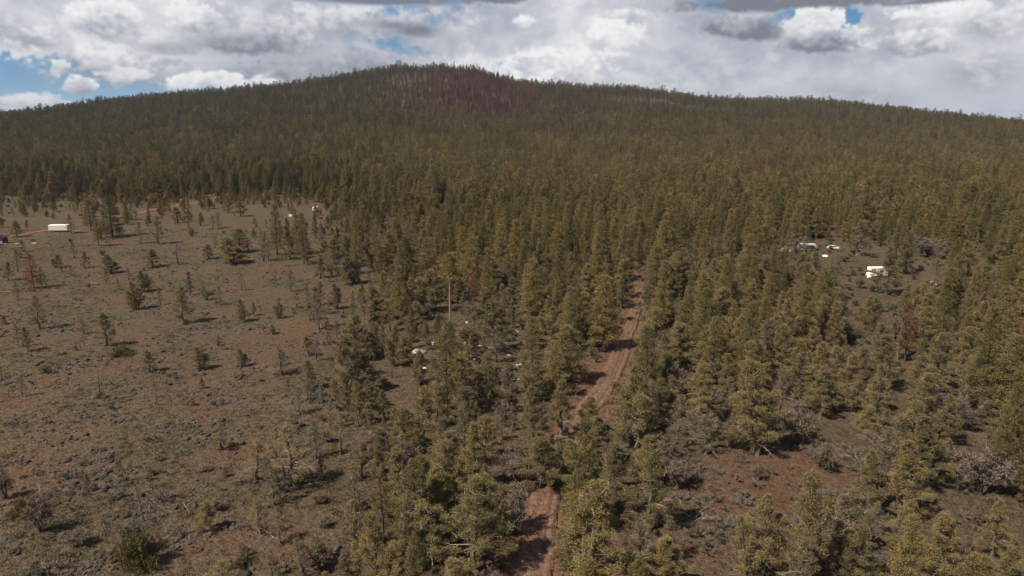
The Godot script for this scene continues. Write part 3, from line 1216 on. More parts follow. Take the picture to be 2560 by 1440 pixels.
	plant("thin_juniper", -71.0, -214.3, 3.4, 1.4)
	plant("thin_juniper", -56.8, -187.2, 5.5, 2.7)
	plant("juniper", -51.4, -189.8, 6.6, 2.6)
	plant("juniper", -45.8, -184.7, 7.2, 3.3)
	plant("thin_juniper", -39.6, -185.5, 5.9, 3.4)
	plant("juniper", -58.1, -175.6, 4.9, 2.2)
	plant("juniper", -49.8, -173.7, 4.9, 3.2)
	plant("juniper", -55.6, -163.3, 2.4, 1.7)
	plant("thin_juniper", -40.9, -155.4, 3.2, 2.8)
	plant("juniper", -42.4, -145.0, 4.5, 2.8)
	plant("thin_juniper", -44.2, -133.3, 5.5, 4.2)
	plant("snag", -44.5, -133.8, 4.7, 1.5)
	plant("juniper", -36.8, -124.8, 5.6, 3.5)
	plant("thin_juniper", -35.5, -114.5, 5.4, 2.4)
	plant("low_juniper", -47.0, -130.0, 1.0, 1.4)
	plant("juniper", -27.7, -115.5, 7.5, 2.8)
	plant("juniper", -24.8, -110.2, 7.9, 2.7)
	plant("thin_juniper", -29.1, -108.9, 5.4, 1.9)
	plant("snag", -26.4, -133.3, 4.8, 1.8)
	plant("juniper", -23.7, -139.2, 9.1, 2.9)
	plant("juniper", -26.7, -144.2, 7.7, 2.2)
	plant("juniper", -29.6, -151.0, 6.1, 1.7)
	plant("juniper", -21.8, -150.5, 9.9, 2.4)
	plant("juniper", -29.7, -173.7, 4.1, 2.2)
	plant("juniper", -16.8, -156.9, 6.3, 2.9)
	plant("juniper", -18.2, -149.6, 6.7, 2.2)
	plant("tall_pine", -14.3, -163.3, 18.3, 5.4)
	plant("thin_juniper", -9.8, -164.9, 10.1, 3.2)
	plant("thin_juniper", -5.6, -136.3, 6.3, 2.4)
	plant("juniper", -12.2, -109.7, 7.8, 3.9)
	plant("juniper", -7.5, -106.6, 8.3, 3.9)
	plant("juniper", -3.8, -97.6, 7.1, 3.6)
	plant("juniper", -0.7, -115.5, 9.2, 3.6)
	plant("pine", 10.2, -130.0, 11.2, 8.3)
	plant("pine", 3.9, -135.6, 11.3, 5.6)
	plant("pine", 19.9, -151.6, 16.6, 8.3)
	plant("pine", 13.0, -156.9, 10.6, 5.6)
	plant("pine", 4.9, -173.7, 16.0, 7.9)
	plant("pine", -11.2, -198.9, 17.0, 7.4)
	plant("pine", -3.1, -219.9, 17.3, 7.1)
	plant("pine", 48.0, -225.8, 20.2, 8.1)
	plant("pine", 34.7, -219.9, 17.3, 7.4)
	plant("pine", 80.0, -277.6, 20.0, 6.8)
	plant("juniper", 28.5, -140.9, 11.7, 7.1)
	plant("pine", 38.7, -141.7, 15.9, 7.2)
	plant("juniper", 37.0, -132.2, 11.1, 5.8)
	plant("juniper", 18.2, -102.7, 12.6, 7.6)
	plant("thin_juniper", 24.3, -100.3, 9.1, 3.9)
	plant("juniper", 7.5, -105.6, 10.0, 4.9)
	plant("juniper", 3.0, -100.3, 10.7, 4.5)
	plant("juniper", 35.0, -98.3, 15.0, 6.3)
	plant("juniper", 41.6, -119.1, 11.6, 4.9)
	plant("thin_juniper", 28.4, -98.7, 6.4, 4.1)
	plant("juniper", 3.7, -89.2, 7.9, 6.0)
	plant("juniper", 8.1, -88.8, 7.2, 4.9)
	plant("juniper", 8.2, -67.9, 13.3, 6.7)
	plant("juniper", 15.9, -78.2, 11.3, 5.8)
	plant("juniper", 15.9, -67.3, 7.0, 4.6)
	plant("thin_juniper", 13.0, -67.9, 8.4, 5.1)
	plant("juniper", 12.8, -87.2, 7.3, 4.2)
	plant("juniper", 25.7, -68.6, 10.6, 4.6)
	plant("juniper", -4.4, -70.7, 11.4, 7.8)
	plant("juniper", -9.1, -78.7, 8.8, 5.3)
	plant("juniper", -14.4, -85.2, 8.3, 3.9)
	plant("juniper", -11.1, -66.3, 10.0, 4.1)
	plant("juniper", -15.2, -78.2, 12.4, 3.2)
	plant("juniper", -20.8, -92.8, 5.7, 3.4)
	plant("thin_juniper", -29.3, -90.7, 9.3, 6.3)
	plant("thin_juniper", -30.5, -85.2, 6.1, 2.4)
	plant("thin_juniper", -27.0, -76.3, 5.0, 2.4)
	plant("bare_shrub", -21.0, -71.1, 5.1, 3.7)
	plant("thin_juniper", -17.8, -74.7, 10.8, 3.5)
	plant("juniper", -13.4, -65.3, 10.6, 3.4)
	plant("juniper", -17.2, -66.0, 5.5, 2.5)
	plant("bare_shrub", 1.1, -90.3, 4.2, 5.2)
	plant("bare_shrub", -2.1, -77.8, 7.2, 5.2)
	plant("bare_shrub", 0.5, -78.7, 7.3, 3.8)
	plant("juniper", 30.5, -67.3, 13.6, 4.8)
	plant("juniper", 35.5, -67.3, 7.8, 3.6)
	plant("juniper", 32.8, -67.3, 4.8, 2.3)
	plant("thin_juniper", 43.0, -77.6, 4.4, 2.5)
	plant("juniper", 45.4, -68.6, 8.2, 4.2)
	plant("juniper", 46.7, -67.3, 6.7, 2.8)
	plant("juniper", 51.1, -66.0, 6.3, 3.9)
	plant("juniper", 48.6, -81.8, 10.9, 5.1)
	plant("thin_juniper", 48.5, -88.8, 9.4, 5.6)
	plant("bare_shrub", 61.6, -87.8, 7.7, 6.3)
	plant("snag", 59.5, -92.8, 5.7, 4.4)
	plant("bare_shrub", 55.5, -78.7, 3.7, 2.9)
	plant("low_juniper", 57.5, -79.5, 2.7, 2.9)
	plant("juniper", 62.2, -104.4, 11.0, 6.8)
	plant("thin_juniper", 56.1, -105.9, 12.4, 5.2)
	plant("pine", 77.9, -113.8, 18.6, 6.4)
	plant("pine", 79.7, -110.5, 14.9, 6.5)
	plant("juniper", 78.8, -142.9, 16.8, 5.1)
	plant("rusty_pine", 79.9, -141.7, 12.2, 3.3)
	plant("juniper", 105.7, -201.3, 14.1, 7.2)
	plant("thin_juniper", 125.7, -260.7, 11.7, 6.7)
	plant("juniper", 55.0, -122.8, 10.4, 6.0)
	plant("bare_shrub", 43.8, -103.0, 6.5, 7.3)
	plant("bare_shrub", 43.7, -93.9, 4.2, 4.5)
	plant("bare_shrub", 22.4, -88.8, 4.9, 5.1)
	plant("juniper", 57.7, -148.2, 12.2, 5.9)
	plant("juniper", 72.5, -156.9, 11.9, 5.9)
	plant("juniper", 98.5, -142.9, 11.9, 4.6)
	plant("bare_shrub", 86.0, -156.9, 6.5, 5.4)
	plant("bare_shrub", 81.8, -163.3, 5.8, 5.6)
	plant("thin_juniper", 78.8, -120.9, 9.6, 4.9)
	plant("bare_shrub", 70.1, -107.4, 5.4, 5.7)
	plant("thin_juniper", 95.0, -208.9, 10.7, 4.7)
	plant("thin_juniper", 125.2, -211.6, 9.0, 3.8)
	plant("juniper", 84.6, -189.8, 10.9, 4.3)
	plant("juniper", 87.4, -219.9, 12.4, 5.9)
	plant("thin_juniper", 128.2, -307.5, 8.5, 7.5)
	plant("rusty_pine", -130.0, -502.1, 8.1, 6.6)
	plant("rusty_pine", -42.8, -475.1, 10.3, 6.7)
	plant("rusty_pine", 84.4, -428.8, 7.5, 4.7)
	plant("rusty_pine", 271.9, -792.2, 11.4, 12.0)
	plant("rusty_pine", 35.7, -219.9, 5.6, 3.7)
	plant("low_juniper", -60.7, -82.3, 3.5, 3.3)
	plant("bare_shrub", -65.9, -86.7, 4.5, 3.1)
	plant("bare_shrub", -56.4, -78.7, 5.2, 4.3)
	plant("low_juniper", -40.9, -71.4, 6.3, 4.8)
	plant("bare_shrub", -42.7, -74.1, 4.8, 3.6)
	plant("snag", -45.3, -81.3, 5.1, 1.8)
	plant("juniper", -36.6, -78.7, 3.9, 2.7)
	plant("juniper", -56.6, -89.2, 2.6, 1.2)
	plant("snag", -53.4, -92.0, 5.6, 1.2)
	plant("juniper", -40.0, -93.1, 1.6, 1.2)
	plant("bare_shrub", -51.3, -98.3, 1.1, 2.1)
	plant("bare_shrub", -43.5, -94.9, 1.0, 2.6)
	plant("low_juniper", -29.9, -71.4, 1.7, 1.8)
	plant("thin_juniper", -30.1, -72.6, 2.2, 1.1)
	plant("thin_juniper", -50.0, -260.7, 9.5, 3.5)
	plant("juniper", -33.2, -219.9, 12.4, 4.9)
	plant("juniper", -41.0, -225.8, 10.2, 4.5)
	plant("juniper", -34.8, -260.7, 14.5, 5.2)
	plant("pine", -61.3, -439.6, 17.8, 8.2)
	plant("thin_juniper", -52.0, -245.6, 9.7, 4.4)
	plant("thin_juniper", -23.6, -189.8, 7.7, 4.3)
	plant("juniper", -33.4, -201.3, 8.6, 4.1)
	plant("juniper", 25.8, -118.2, 9.7, 5.5)
	plant("juniper", 30.1, -110.5, 10.2, 5.4)
	plant("juniper", 38.0, -120.9, 8.8, 4.2)
	plant("juniper", 58.3, -119.1, 9.4, 5.8)
	plant("juniper", 76.0, -124.8, 11.3, 5.8)
	plant("juniper", 44.5, -82.8, 8.9, 4.5)
	plant("juniper", 12.5, -95.8, 7.9, 4.6)
	plant("juniper", 17.3, -88.8, 8.0, 4.3)
	plant("juniper", 32.8, -173.0, 9.1, 5.1)
	plant("juniper", 28.4, -184.7, 9.3, 4.8)
	plant("juniper", -13.2, -101.6, 10.2, 5.0)
	plant("juniper", -18.3, -92.8, 7.7, 3.9)
	plant("juniper", -8.8, -91.6, 8.2, 4.6)
	plant("bare_shrub", 150.6, -260.7, 8.0, 14.5)
	plant("bare_shrub", 151.4, -275.8, 4.9, 9.2)
	plant("juniper", 153.5, -305.3, 6.3, 7.4)
	plant("thin_juniper", 124.6, -260.7, 13.8, 8.7)
	plant("bare_shrub", 115.1, -249.2, 2.8, 4.7)
	plant("bare_shrub", 128.5, -256.7, 1.9, 4.0)
	plant("juniper", 144.0, -225.8, 11.5, 7.6)
	plant("juniper", 88.9, -245.6, 12.4, 7.7)
	plant("juniper", 69.4, -198.9, 12.5, 6.7)
	plant("thin_juniper", 101.3, -249.2, 9.1, 5.0)
	plant("juniper", 140.7, -208.9, 13.1, 7.7)
	plant("juniper", -12.2, -141.7, 8.9, 2.8)
	plant("thin_juniper", -3.3, -142.9, 8.5, 3.3)
	plant("thin_juniper", -13.3, -135.6, 6.5, 2.8)
	plant("juniper", -4.6, -120.9, 8.8, 3.9)
	plant("juniper", 3.6, -122.8, 8.2, 4.3)
	plant("juniper", -17.2, -128.9, 7.0, 3.3)
	plant("bare_shrub", -12.9, -123.8, 3.4, 4.3)
	plant("bare_shrub", -2.2, -128.9, 2.8, 3.7)
	plant("juniper", 36.9, -187.6, 8.1, 5.5)
	plant("thin_juniper", 40.1, -208.9, 9.5, 5.4)
	plant("juniper", 7.5, -91.3, 6.7, 6.1)
	plant("juniper", 11.9, -106.6, 6.7, 4.4)
	plant("juniper", 31.5, -196.6, 10.7, 5.8)

# ---------------------------------------------------------------- plants become things, the rest one mass
var labelled = []   # [node, noun, look, x, z]
func in_frame(x, y, z) -> bool:
	var p = Vector3(x, y - 48.0, z).rotated(Vector3.RIGHT, deg_to_rad(12.94))
	if p.z > -20.0:
		return false
	return absf(p.x / -p.z) < 0.715 and absf(p.y / -p.z) < 0.405

func pick_tone(p) -> String:
	var u = rng.randf()
	match p.kind:
		"juniper":
			return "yellow-olive" if u < 0.40 else "olive" if u < 0.76 else "green-olive" if u < 0.92 else "grey-olive"
		"thin_juniper":
			return "grey-olive" if u < 0.55 else "olive" if u < 0.85 else "yellow-olive"
		"low_juniper":
			return "olive" if u < 0.4 else "green-olive"
		"pine", "tall_pine":
			return "dark green" if u < 0.08 else "green-olive" if u < 0.38 else "olive" if u < 0.78 else "yellow-olive"
		"rusty_pine":
			return "rust-brown"
		"snag":
			return "grey-brown"
	return "grey-brown" if u < 0.75 else "grey-olive"

var nouns = {"juniper": "juniper", "thin_juniper": "sparse juniper", "pine": "pine", "tall_pine": "tall bare-trunked pine", "rusty_pine": "dead rust-coloured pine", "bare_shrub": "bare shrub", "low_juniper": "low juniper bush", "snag": "dead snag"}
var node_names = {"juniper": "juniper_tree", "thin_juniper": "sparse_juniper", "pine": "pine_tree", "tall_pine": "tall_pine", "rusty_pine": "dead_pine", "bare_shrub": "bare_shrub", "low_juniper": "juniper_bush", "snag": "dead_snag"}
var groups = {"juniper": "junipers of the open woodland", "thin_juniper": "sparse junipers with thin crowns", "pine": "pines among the junipers and at the forest's edge", "tall_pine": "", "rusty_pine": "dead rust-coloured pines", "bare_shrub": "leafless grey-brown shrubs", "low_juniper": "low juniper bushes", "snag": "leafless dead trees"}

func commit_plants():
	rng.seed = 5
	var by = {}
	for p in plants:
		p.y = ground(p.x, p.z)
		if p.tone == "":
			p.tone = pick_tone(p)
		p.turn = rng.randf() * TAU
		p.model = rng.randi() % lib[p.kind].size()
		p.bright = rnd(rng, 0.85, 1.08)
		var d = Vector3(p.x, p.y - 48.0, p.z).length()
		p.seen = in_frame(p.x, p.y + p.h * 0.6, p.z)
		p.size = p.h * sqrt(p.w / p.h) / d * (3.0 if p.hand else 1.0)
		if not by.has(p.kind):
			by[p.kind] = []
		by[p.kind].append(p)
	for kind in by:
		var list = by[kind].filter(func(q): return q.seen)
		list.sort_custom(func(a, b): return a.size > b.size)
		var most = {"juniper": 300, "thin_juniper": 300, "pine": 300, "bare_shrub": 300}.get(kind, 120)
		for i in mini(list.size(), most):
			var p = list[i]
			p.done = true
			var m = lib[kind][p.model]
			var o = thing(node_names[kind], "", "shrub" if kind in ["bare_shrub", "low_juniper"] else "tree", Vector3(p.x, p.y - 0.05, p.z), p.turn, groups[kind])
			var k: float = p.w / m.wide
			if kind in ["low_juniper"]:
				k = p.w / 15.0
			o.scale = Vector3(k, p.h / 10.0, k)
			part("trunk" if not kind in ["bare_shrub", "low_juniper"] else "stem", m.wood, mats.bark, o)
			if m.leaf.get_surface_count():
				var c = part("crown" if kind != "snag" and kind != "bare_shrub" else "twigs", m.leaf, mats[p.tone], o)
				if c.name.begins_with("twigs"):
					c.set_meta("kind", "stuff")
			if kind != "tall_pine":
				labelled.append([o, nouns[kind], look(p), p.x, p.z])
			else:
				o.set_meta("label", "very tall pine with long bare pinkish trunk and small dark top")
		for p in by[kind]:
			if not p.has("done"):
				var m = lib[kind][p.model]
				var k: float = p.w / (15.0 if kind == "low_juniper" else m.wide)
				var b = Basis.from_euler(Vector3(0, p.turn, 0)).scaled(Vector3(k, p.h / 10.0, k))
				var c = tint_of(p.tone) * p.bright
				far_add(kind, p.model, Transform3D(b, Vector3(p.x, p.y - 0.05, p.z)), c)
	var holders = {}
	for k in far:
		var f = far[k]
		var called = "pine_forest" if f.kind in ["far_pine", "pine", "rusty_pine"] else "burned_forest" if f.kind == "burnt" else "brush_undergrowth" if f.kind in ["bare_shrub", "low_juniper"] else "juniper_woods"
		if not holders.has(called):
			var h = Node3D.new()
			h.name = called
			add_child(h)
			h.set_meta("kind", "stuff")
			h.set_meta("label", {"pine_forest": "dense olive pine forest covering the plain and the hill behind", "burned_forest": "charred bare trunks of the burned patch on the hill", "brush_undergrowth": "grey leafless brush between the trees", "juniper_woods": "smaller junipers filling the woodland farther back"}[called])
			holders[called] = h
		var mm = MultiMesh.new()
		mm.transform_format = MultiMesh.TRANSFORM_3D
		mm.use_colors = true
		mm.mesh = lib[f.kind][f.model].both
		mm.instance_count = f.at.size()
		for i in f.at.size():
			mm.set_instance_transform(i, f.at[i])
			mm.set_instance_color(i, f.tint[i])
		var o = MultiMeshInstance3D.new()
		o.name = "trees" if called != "brush_undergrowth" else "shrubs"
		o.multimesh = mm
		o.set_meta("kind", "stuff")
		holders[called].add_child(o, true)

func look(p) -> String:
	var s = "small" if p.h < 3.0 else "short" if p.h < 5.5 else "mid-height" if p.h < 8.5 else "tall" if p.h < 13.0 else "towering"
	if p.kind in ["bare_shrub", "low_juniper"]:
		s = "small" if p.h < 2.0 else "" if p.h < 3.0 else "big"
	var r = p.w / p.h
	var w = "" 
	if not p.kind in ["bare_shrub", "low_juniper", "snag"]:
		w = "slender " if r < 0.36 else "broad " if r > 0.6 else ""
	var t = p.tone + " " if not p.kind in ["rusty_pine", "snag"] else ""
	return (s + " " + w + t).strip_edges()

func ordinal(n: int) -> String:
	var ones = ["", "first", "second", "third", "fourth", "fifth", "sixth", "seventh", "eighth", "ninth", "tenth", "eleventh", "twelfth", "thirteenth", "fourteenth", "fifteenth", "sixteenth", "seventeenth", "eighteenth", "nineteenth"]
	if n < 20:
		return ones[n]
	var tens = ["", "", "twenty", "thirty", "forty", "fifty", "sixty", "seventy", "eighty", "ninety"]
	var whole = ["", "", "twentieth", "thirtieth", "fortieth", "fiftieth", "sixtieth", "seventieth", "eightieth", "ninetieth"]
	if n >= 100:
		return "far-off"
	return whole[n / 10] if n % 10 == 0 else tens[n / 10] + "-" + ones[n % 10]

# things one can find in the picture: name, x, z
var marks = [
	["white box trailer", -198, -318], ["dark red shed", -201, -287], ["big dark meadow pine", -169.7, -307.5], ["rust-coloured meadow tree", -140.1, -208.9], ["white motorhome", 113, -224],
	["grey travel trailer", 111, -272], ["silver car", 123, -277], ["tall bare-trunked pine", -14.3, -163.3], ["rubbish heap", -20, -147], ["white folding table", 1.5, -139],
	["teal car", 6.2, -92], ["track's lower end", 2.2, -70], ["track's upper bend", 36, -198], ["cut brush pile", 22.5, -82], ["log and stump", 18.5, -84],
	["white far van", -105.5, -391], ["bare snag in the stones", -53.4, -92.1], ["fallen pale log", -49, -119], ["big pine by the track", 8, -131], ["red-soil glade", 36, -90],
	["dead grey branches", 50, -96], ["slender rust-brown pine", 76.7, -140.5], ["dark bush bottom left", -46, -72], ["long log on the meadow", -128, -214], ["white car by the forest", -183, -452],
]

func label_all():
	var by = {}
	for q in labelled:
		if not by.has(q[1]):
			by[q[1]] = []
		by[q[1]].append(q)
	for noun in by:
		var list = by[noun]
		var best = {}
		for m in marks.size():
			var sides = [[], [], [], []]
			for q in list:
				var dx: float = q[3] - marks[m][1]
				var dz: float = q[4] - marks[m][2]
				var d = sqrt(dx * dx + dz * dz)
				if d < 1.2:
					continue
				var s = (0 if dx < 0 else 1) if absf(dx) > absf(dz) else (2 if dz < 0 else 3)
				sides[s].append([d, q])
			for s in 4:
				sides[s].sort_custom(func(a, b): return a[0] < b[0])
				for i in sides[s].size():
					var o = sides[s][i][1][0]
					var cost = i + sides[s][i][0] * 0.06
					if not best.has(o) or cost < best[o][0]:
						best[o] = [cost, m, s, i + 1]
		for q in list:
			var b = best[q[0]]
			q[0].set_meta("label", "%s %s, %s nearest %s the %s" % [q[2], noun, ordinal(b[3]), ["to the left of", "to the right of", "beyond", "in front of"][b[2]], marks[b[1]][0]])
			if q[0].get_meta("label").split(" ", false).size() > 16:
				q[0].set_meta("label", q[0].get_meta("label").replace(q[2] + " ", q[2].get_slice(" ", 0) + " ").replace(" nearest", ""))
			if q[0].get_meta("label").begins_with(" "):
				q[0].set_meta("label", q[0].get_meta("label").strip_edges())

# ---------------------------------------------------------------- stones and grass
func stone_mesh(seed_: int) -> ArrayMesh:
	var r = RandomNumberGenerator.new()
	r.seed = seed_
	var dirs = []
	var lat = [[1.0, 1], [0.45, 5], [-0.2, 6], [-0.7, 4]]
	var rings = []
	for l in lat:
		var ring = []
		var off = r.randf() * TAU
		for k in l[1]:
			var a = off + TAU * k / l[1]
			var rr = sqrt(maxf(0.0, 1.0 - l[0] * l[0]))
			ring.append(Vector3(cos(a) * rr, l[0], sin(a) * rr) * rnd(r, 0.75, 1.1) * Vector3(1.0, 0.72, 0.85))
		rings.append(ring)
	var g = Geo.new()
	var all_pts = []
	for ring in rings:
		all_pts.append_array(ring)
	# hull: every triangle with no point outside it
	for i in all_pts.size():
		for j in range(i + 1, all_pts.size()):
			for k in range(j + 1, all_pts.size()):
				var nn = (all_pts[j] - all_pts[i]).cross(all_pts[k] - all_pts[i])
				if nn.length() < 1e-5:
					continue
				var pos = false
				var neg = false
				for p in all_pts:
					var s = nn.dot(p - all_pts[i])
					if s > 1e-5:
						pos = true
					if s < -1e-5:
						neg = true
				if pos and neg:
					continue
				var v = rnd(r, 0.72, 1.0)
				if pos:
					g.tri(all_pts[i], all_pts[j], all_pts[k], Color(v, v, v))
				else:
					g.tri(all_pts[i], all_pts[k], all_pts[j], Color(v, v, v))
	for i in range(0, g.n.size(), 3):
		if g.n[i].dot((g.v[i] + g.v[i + 1] + g.v[i + 2]) / 3.0) < 0.0:
			g.flip(i)
	return g.mesh(mats.stone)

func build_stones():
	rng.seed = 99
	var shapes = []
	for i in 6:
		shapes.append(stone_mesh(600 + i))
	var at = []
	for i in 6:
		at.append([[], []])
	var big = []
	var tries = 0
	while tries < 120000:
		tries += 1
		var z = -lerpf(56.0, 330.0, pow(rng.randf(), 1.7))
		var x = lerpf(-0.76 * -z - 12.0, 0.76 * -z + 12.0, rng.randf())
		var s = rng.randf()
		var m = g_mid.get_noise_2d(x + 300.0, z * 1.6) + g_patch.get_noise_2d(x * 2.0, z * 2.0) * 0.6
		var here = inside(x, z, meadow)
		if rng.randf() > (smoothstep(-0.15, 0.5, m) if here else 0.08) or track_distance(x, z) < 2.6:
			continue
		var size = 0.10 + 0.32 * pow(s, 4.0)
		if s > 0.975 and here:
			size = rnd(rng, 0.40, 0.60)
		var e = Vector3(rng.randf() * 0.5, rng.randf() * TAU, rng.randf() * 0.5)
		var p = Vector3(x, ground(x, z) + size * 0.18, z)
		if size > 0.40 and in_frame(x, p.y, z):
			big.append([size / p.distance_to(Vector3(0, 48, 0)), p, e, size])
			continue
		var i = rng.randi() % 6
		at[i][0].append(Transform3D(Basis.from_euler(e).scaled(Vector3.ONE * size), p))
		var v = rnd(rng, 0.11, 0.30)
		at[i][1].append(Color(v * 1.04, v * 0.93, v * 0.88))
	big.sort_custom(func(a, b): return a[0] > b[0])
	var proto = []
	for i in 6:
		var t = mats.stone.duplicate()
		t.albedo_color = lin(0.042 + 0.007 * i, 0.037 + 0.006 * i, 0.035 + 0.006 * i)
		proto.append(t)
	for i in mini(300, big.size()):
		var q = big[i]
		var o = MeshInstance3D.new()
		o.name = numbered("boulder")
		o.mesh = shapes[i % 6]
		o.material_override = proto[(i * 5) % 6]
		o.transform = Transform3D(Basis.from_euler(q[2]).scaled(Vector3.ONE * q[3] * 1.15), q[1])
		o.set_meta("category", "rock")
		o.set_meta("group", "dark lava rocks strewn over the meadow")
		add_child(o)
		labelled.append([o, "dark lava rock", "large" if q[3] > 0.54 else "mid-sized" if q[3] > 0.47 else "small", q[1].x, q[1].z])
	scatter("stones", "small dark lava stones strewn over the meadow", shapes, at)
	# broken rock on the hill
	for i in 6:
		at[i] = [[], []]
	for k in 5200:
		var s = scree[rng.randi() % scree.size()]
		var x = s[0] + rnd(rng, -1.2, 1.2) * s[2]
		var z = s[1] + rnd(rng, -1.2, 1.2) * s[3]
		if s[4] != 1 or scree_at(x, z).x < 0.1:
			continue
		var i = rng.randi() % 6
		var size = rnd(rng, 0.5, 1.9)
		at[i][0].append(Transform3D(Basis.from_euler(Vector3(0, rng.randf() * TAU, 0)).scaled(Vector3.ONE * size), Vector3(x, ground(x, z), z)))
		var v = rnd(rng, 0.30, 0.62)
		at[i][1].append(Color(v, v * 0.92, v * 0.94))
	scatter("rubble", "grey broken rock on the bare patches of the hill", shapes, at)

func scatter(called: String, label: String, shapes: Array, at: Array):
	var h = Node3D.new()
	h.name = called
	add_child(h)
	h.set_meta("kind", "stuff")
	h.set_meta("label", label)
	for i in shapes.size():
		if at[i][0].size() == 0:
			continue
		var mm = MultiMesh.new()
		mm.transform_format = MultiMesh.TRANSFORM_3D
		mm.use_colors = true
		mm.mesh = shapes[i]
		mm.instance_count = at[i][0].size()
		for k in at[i][0].size():
			mm.set_instance_transform(k, at[i][0][k])
			mm.set_instance_color(k, at[i][1][k])
		var o = MultiMeshInstance3D.new()
		o.name = called + "_patch"
		o.multimesh = mm
		o.set_meta("kind", "stuff")
		h.add_child(o, true)

func grass_mesh(seed_: int, n: int, tall: float, spread: float, wide: float) -> ArrayMesh:
	var r = RandomNumberGenerator.new()
	r.seed = seed_
	var g = Geo.new()
	for i in n:
		var p = Vector3(rnd(r, -1, 1), 0, rnd(r, -1, 1)) * spread
		var d = (Vector3(p.x / spread * 0.7, 1.0, p.z / spread * 0.7) + ball(r) * 0.5).normalized()
		var v = rnd(r, 0.6, 1.0)
		g.blade(p - Vector3(0, 0.02, 0), d, d.cross(ball(r)).normalized(), tall * rnd(r, 0.6, 1.2), wide, Color(v, v, v))
	return g.mesh(mats.white_leaf)

func build_grass():
	rng.seed = 12
	var shapes = []
	var at = []
	for i in 4:
		shapes.append(grass_mesh(700 + i, 16, 0.24, 0.34, 0.075))
		at.append([[], []])
	for k in 70000:
		var z = -lerpf(52.0, 330.0, pow(rng.randf(), 1.6))
		var x = lerpf(-0.76 * -z - 12.0, 0.76 * -z + 12.0, rng.randf())
		var a = g_patch.get_noise_2d(x, z)
		if rng.randf() > smoothstep(-0.35, 0.35, a) * 0.8 + 0.2 or track_distance(x, z) < 2.2:
			continue
		var i = rng.randi() % 4
		var s = rnd(rng, 0.6, 1.5)
		at[i][0].append(Transform3D(Basis.from_euler(Vector3(0, rng.randf() * TAU, 0)).scaled(Vector3.ONE * s), Vector3(x, ground(x, z), z)))
		var u = rng.randf()
		var c = Color(0.27, 0.225, 0.145) if u < 0.5 else Color(0.36, 0.285, 0.20) if u < 0.85 else Color(0.22, 0.22, 0.12)
		at[i][1].append(c * rnd(rng, 0.75, 1.1))
	scatter("grass", "short dry grass over the stony ground", shapes, at)
	# sagebrush
	var sage = []
	for i in 4:
		var r = RandomNumberGenerator.new()
		r.seed = 740 + i
		var g = Geo.new()
		var w = Geo.new()
		for s in 7:
			var d = (ball(r) * Vector3(1, 0.3, 1) + Vector3(0, 0.6, 0)).normalized()
			limb(w, Vector3(0, -0.05, 0), d * 0.6, 0.035, 0.03, Color(0.42, 0.36, 0.31))
			for m in 34:
				var dd = (d + ball(r) * 0.6 + Vector3(0, 0.25, 0)).normalized()
				var v = rnd(r, 0.55, 1.0)
				g.blade(d * rnd(r, 0.3, 0.8) + ball(r) * 0.12, dd, dd.cross(ball(r)).normalized(), rnd(r, 0.14, 0.30), 0.055, Color(v, v, v))
		sage.append([w.mesh(), g.mesh()])
	var spots = []
	for k in 2600:
		var z = -lerpf(56.0, 300.0, pow(rng.randf(), 1.5))
		var x = lerpf(-0.74 * -z, 0.74 * -z, rng.randf())
		var s = rng.randf()
		var p = 0.10 if inside(x, z, meadow) else 0.8 if inside(x, z, glade) else 0.25 if inside(x, z, camp) else 0.16
		if rng.randf() > p or track_distance(x, z) < 3.0 or not in_frame(x, 0, z):
			continue
		spots.append([x, z, lerpf(0.7, 1.9, s * s)])
	for k in 80:
		var x = rnd(rng, 17, 52)
		var z = rnd(rng, -104, -72)
		if inside(x, z, glade):
			spots.append([x, z, rnd(rng, 0.7, 1.7)])
	spots.sort_custom(func(a, b): return a[2] / -a[1] > b[2] / -b[1])
	for i in mini(300, spots.size()):
		var q = spots[i]
		var o = thing("sagebrush", "", "shrub", Vector3(q[0], ground(q[0], q[1]), q[1]), rng.randf() * TAU, "grey sagebrush clumps")
		o.scale = Vector3.ONE * q[2]
		part("stem", sage[i % 4][0], mats.bark, o)
		part("foliage", sage[i % 4][1], mats["sage-grey"], o)
		labelled.append([o, "grey sagebrush", "small" if q[2] < 0.95 else "big" if q[2] > 1.35 else "rounded", q[0], q[1]])

# ---------------------------------------------------------------- vehicles, wood and rubbish
func wheel(parent, at: Vector3, rad: float, wide: float, axis := Vector3(0, 0, 1)):
	var g = Geo.new()
	var s = axis * wide * 0.5
	g.tube([-s, -s * 0.8, s * 0.8, s], [rad * 0.86, rad, rad, rad * 0.86], 14, Color(0.07, 0.07, 0.07))
	var t = part("wheel", g.mesh(), mats.rubber, parent, at)
	var h = Geo.new()
	for e in [-1.0, 1.0]:
		for k in 12:
			var a = TAU * k / 12.0
			var b = TAU * (k + 1) / 12.0
			var u = axis.cross(Vector3.UP)
			var p = s * e * 1.0
			h.tri(p * 0.85, p + (u * cos(a) + Vector3.UP * sin(a)) * rad * 0.86, p + (u * cos(b) + Vector3.UP * sin(b)) * rad * 0.86, Color(0.35, 0.35, 0.35))
	part("rim", h.mesh(), mats.metal, t)

func block(called, parent, lo: Vector3, hi: Vector3, m: Material, ch := 0.04):
	var g = Geo.new()
	g.box(lo, hi, Color.WHITE, ch)
	return part(called, g.mesh(), m, parent)

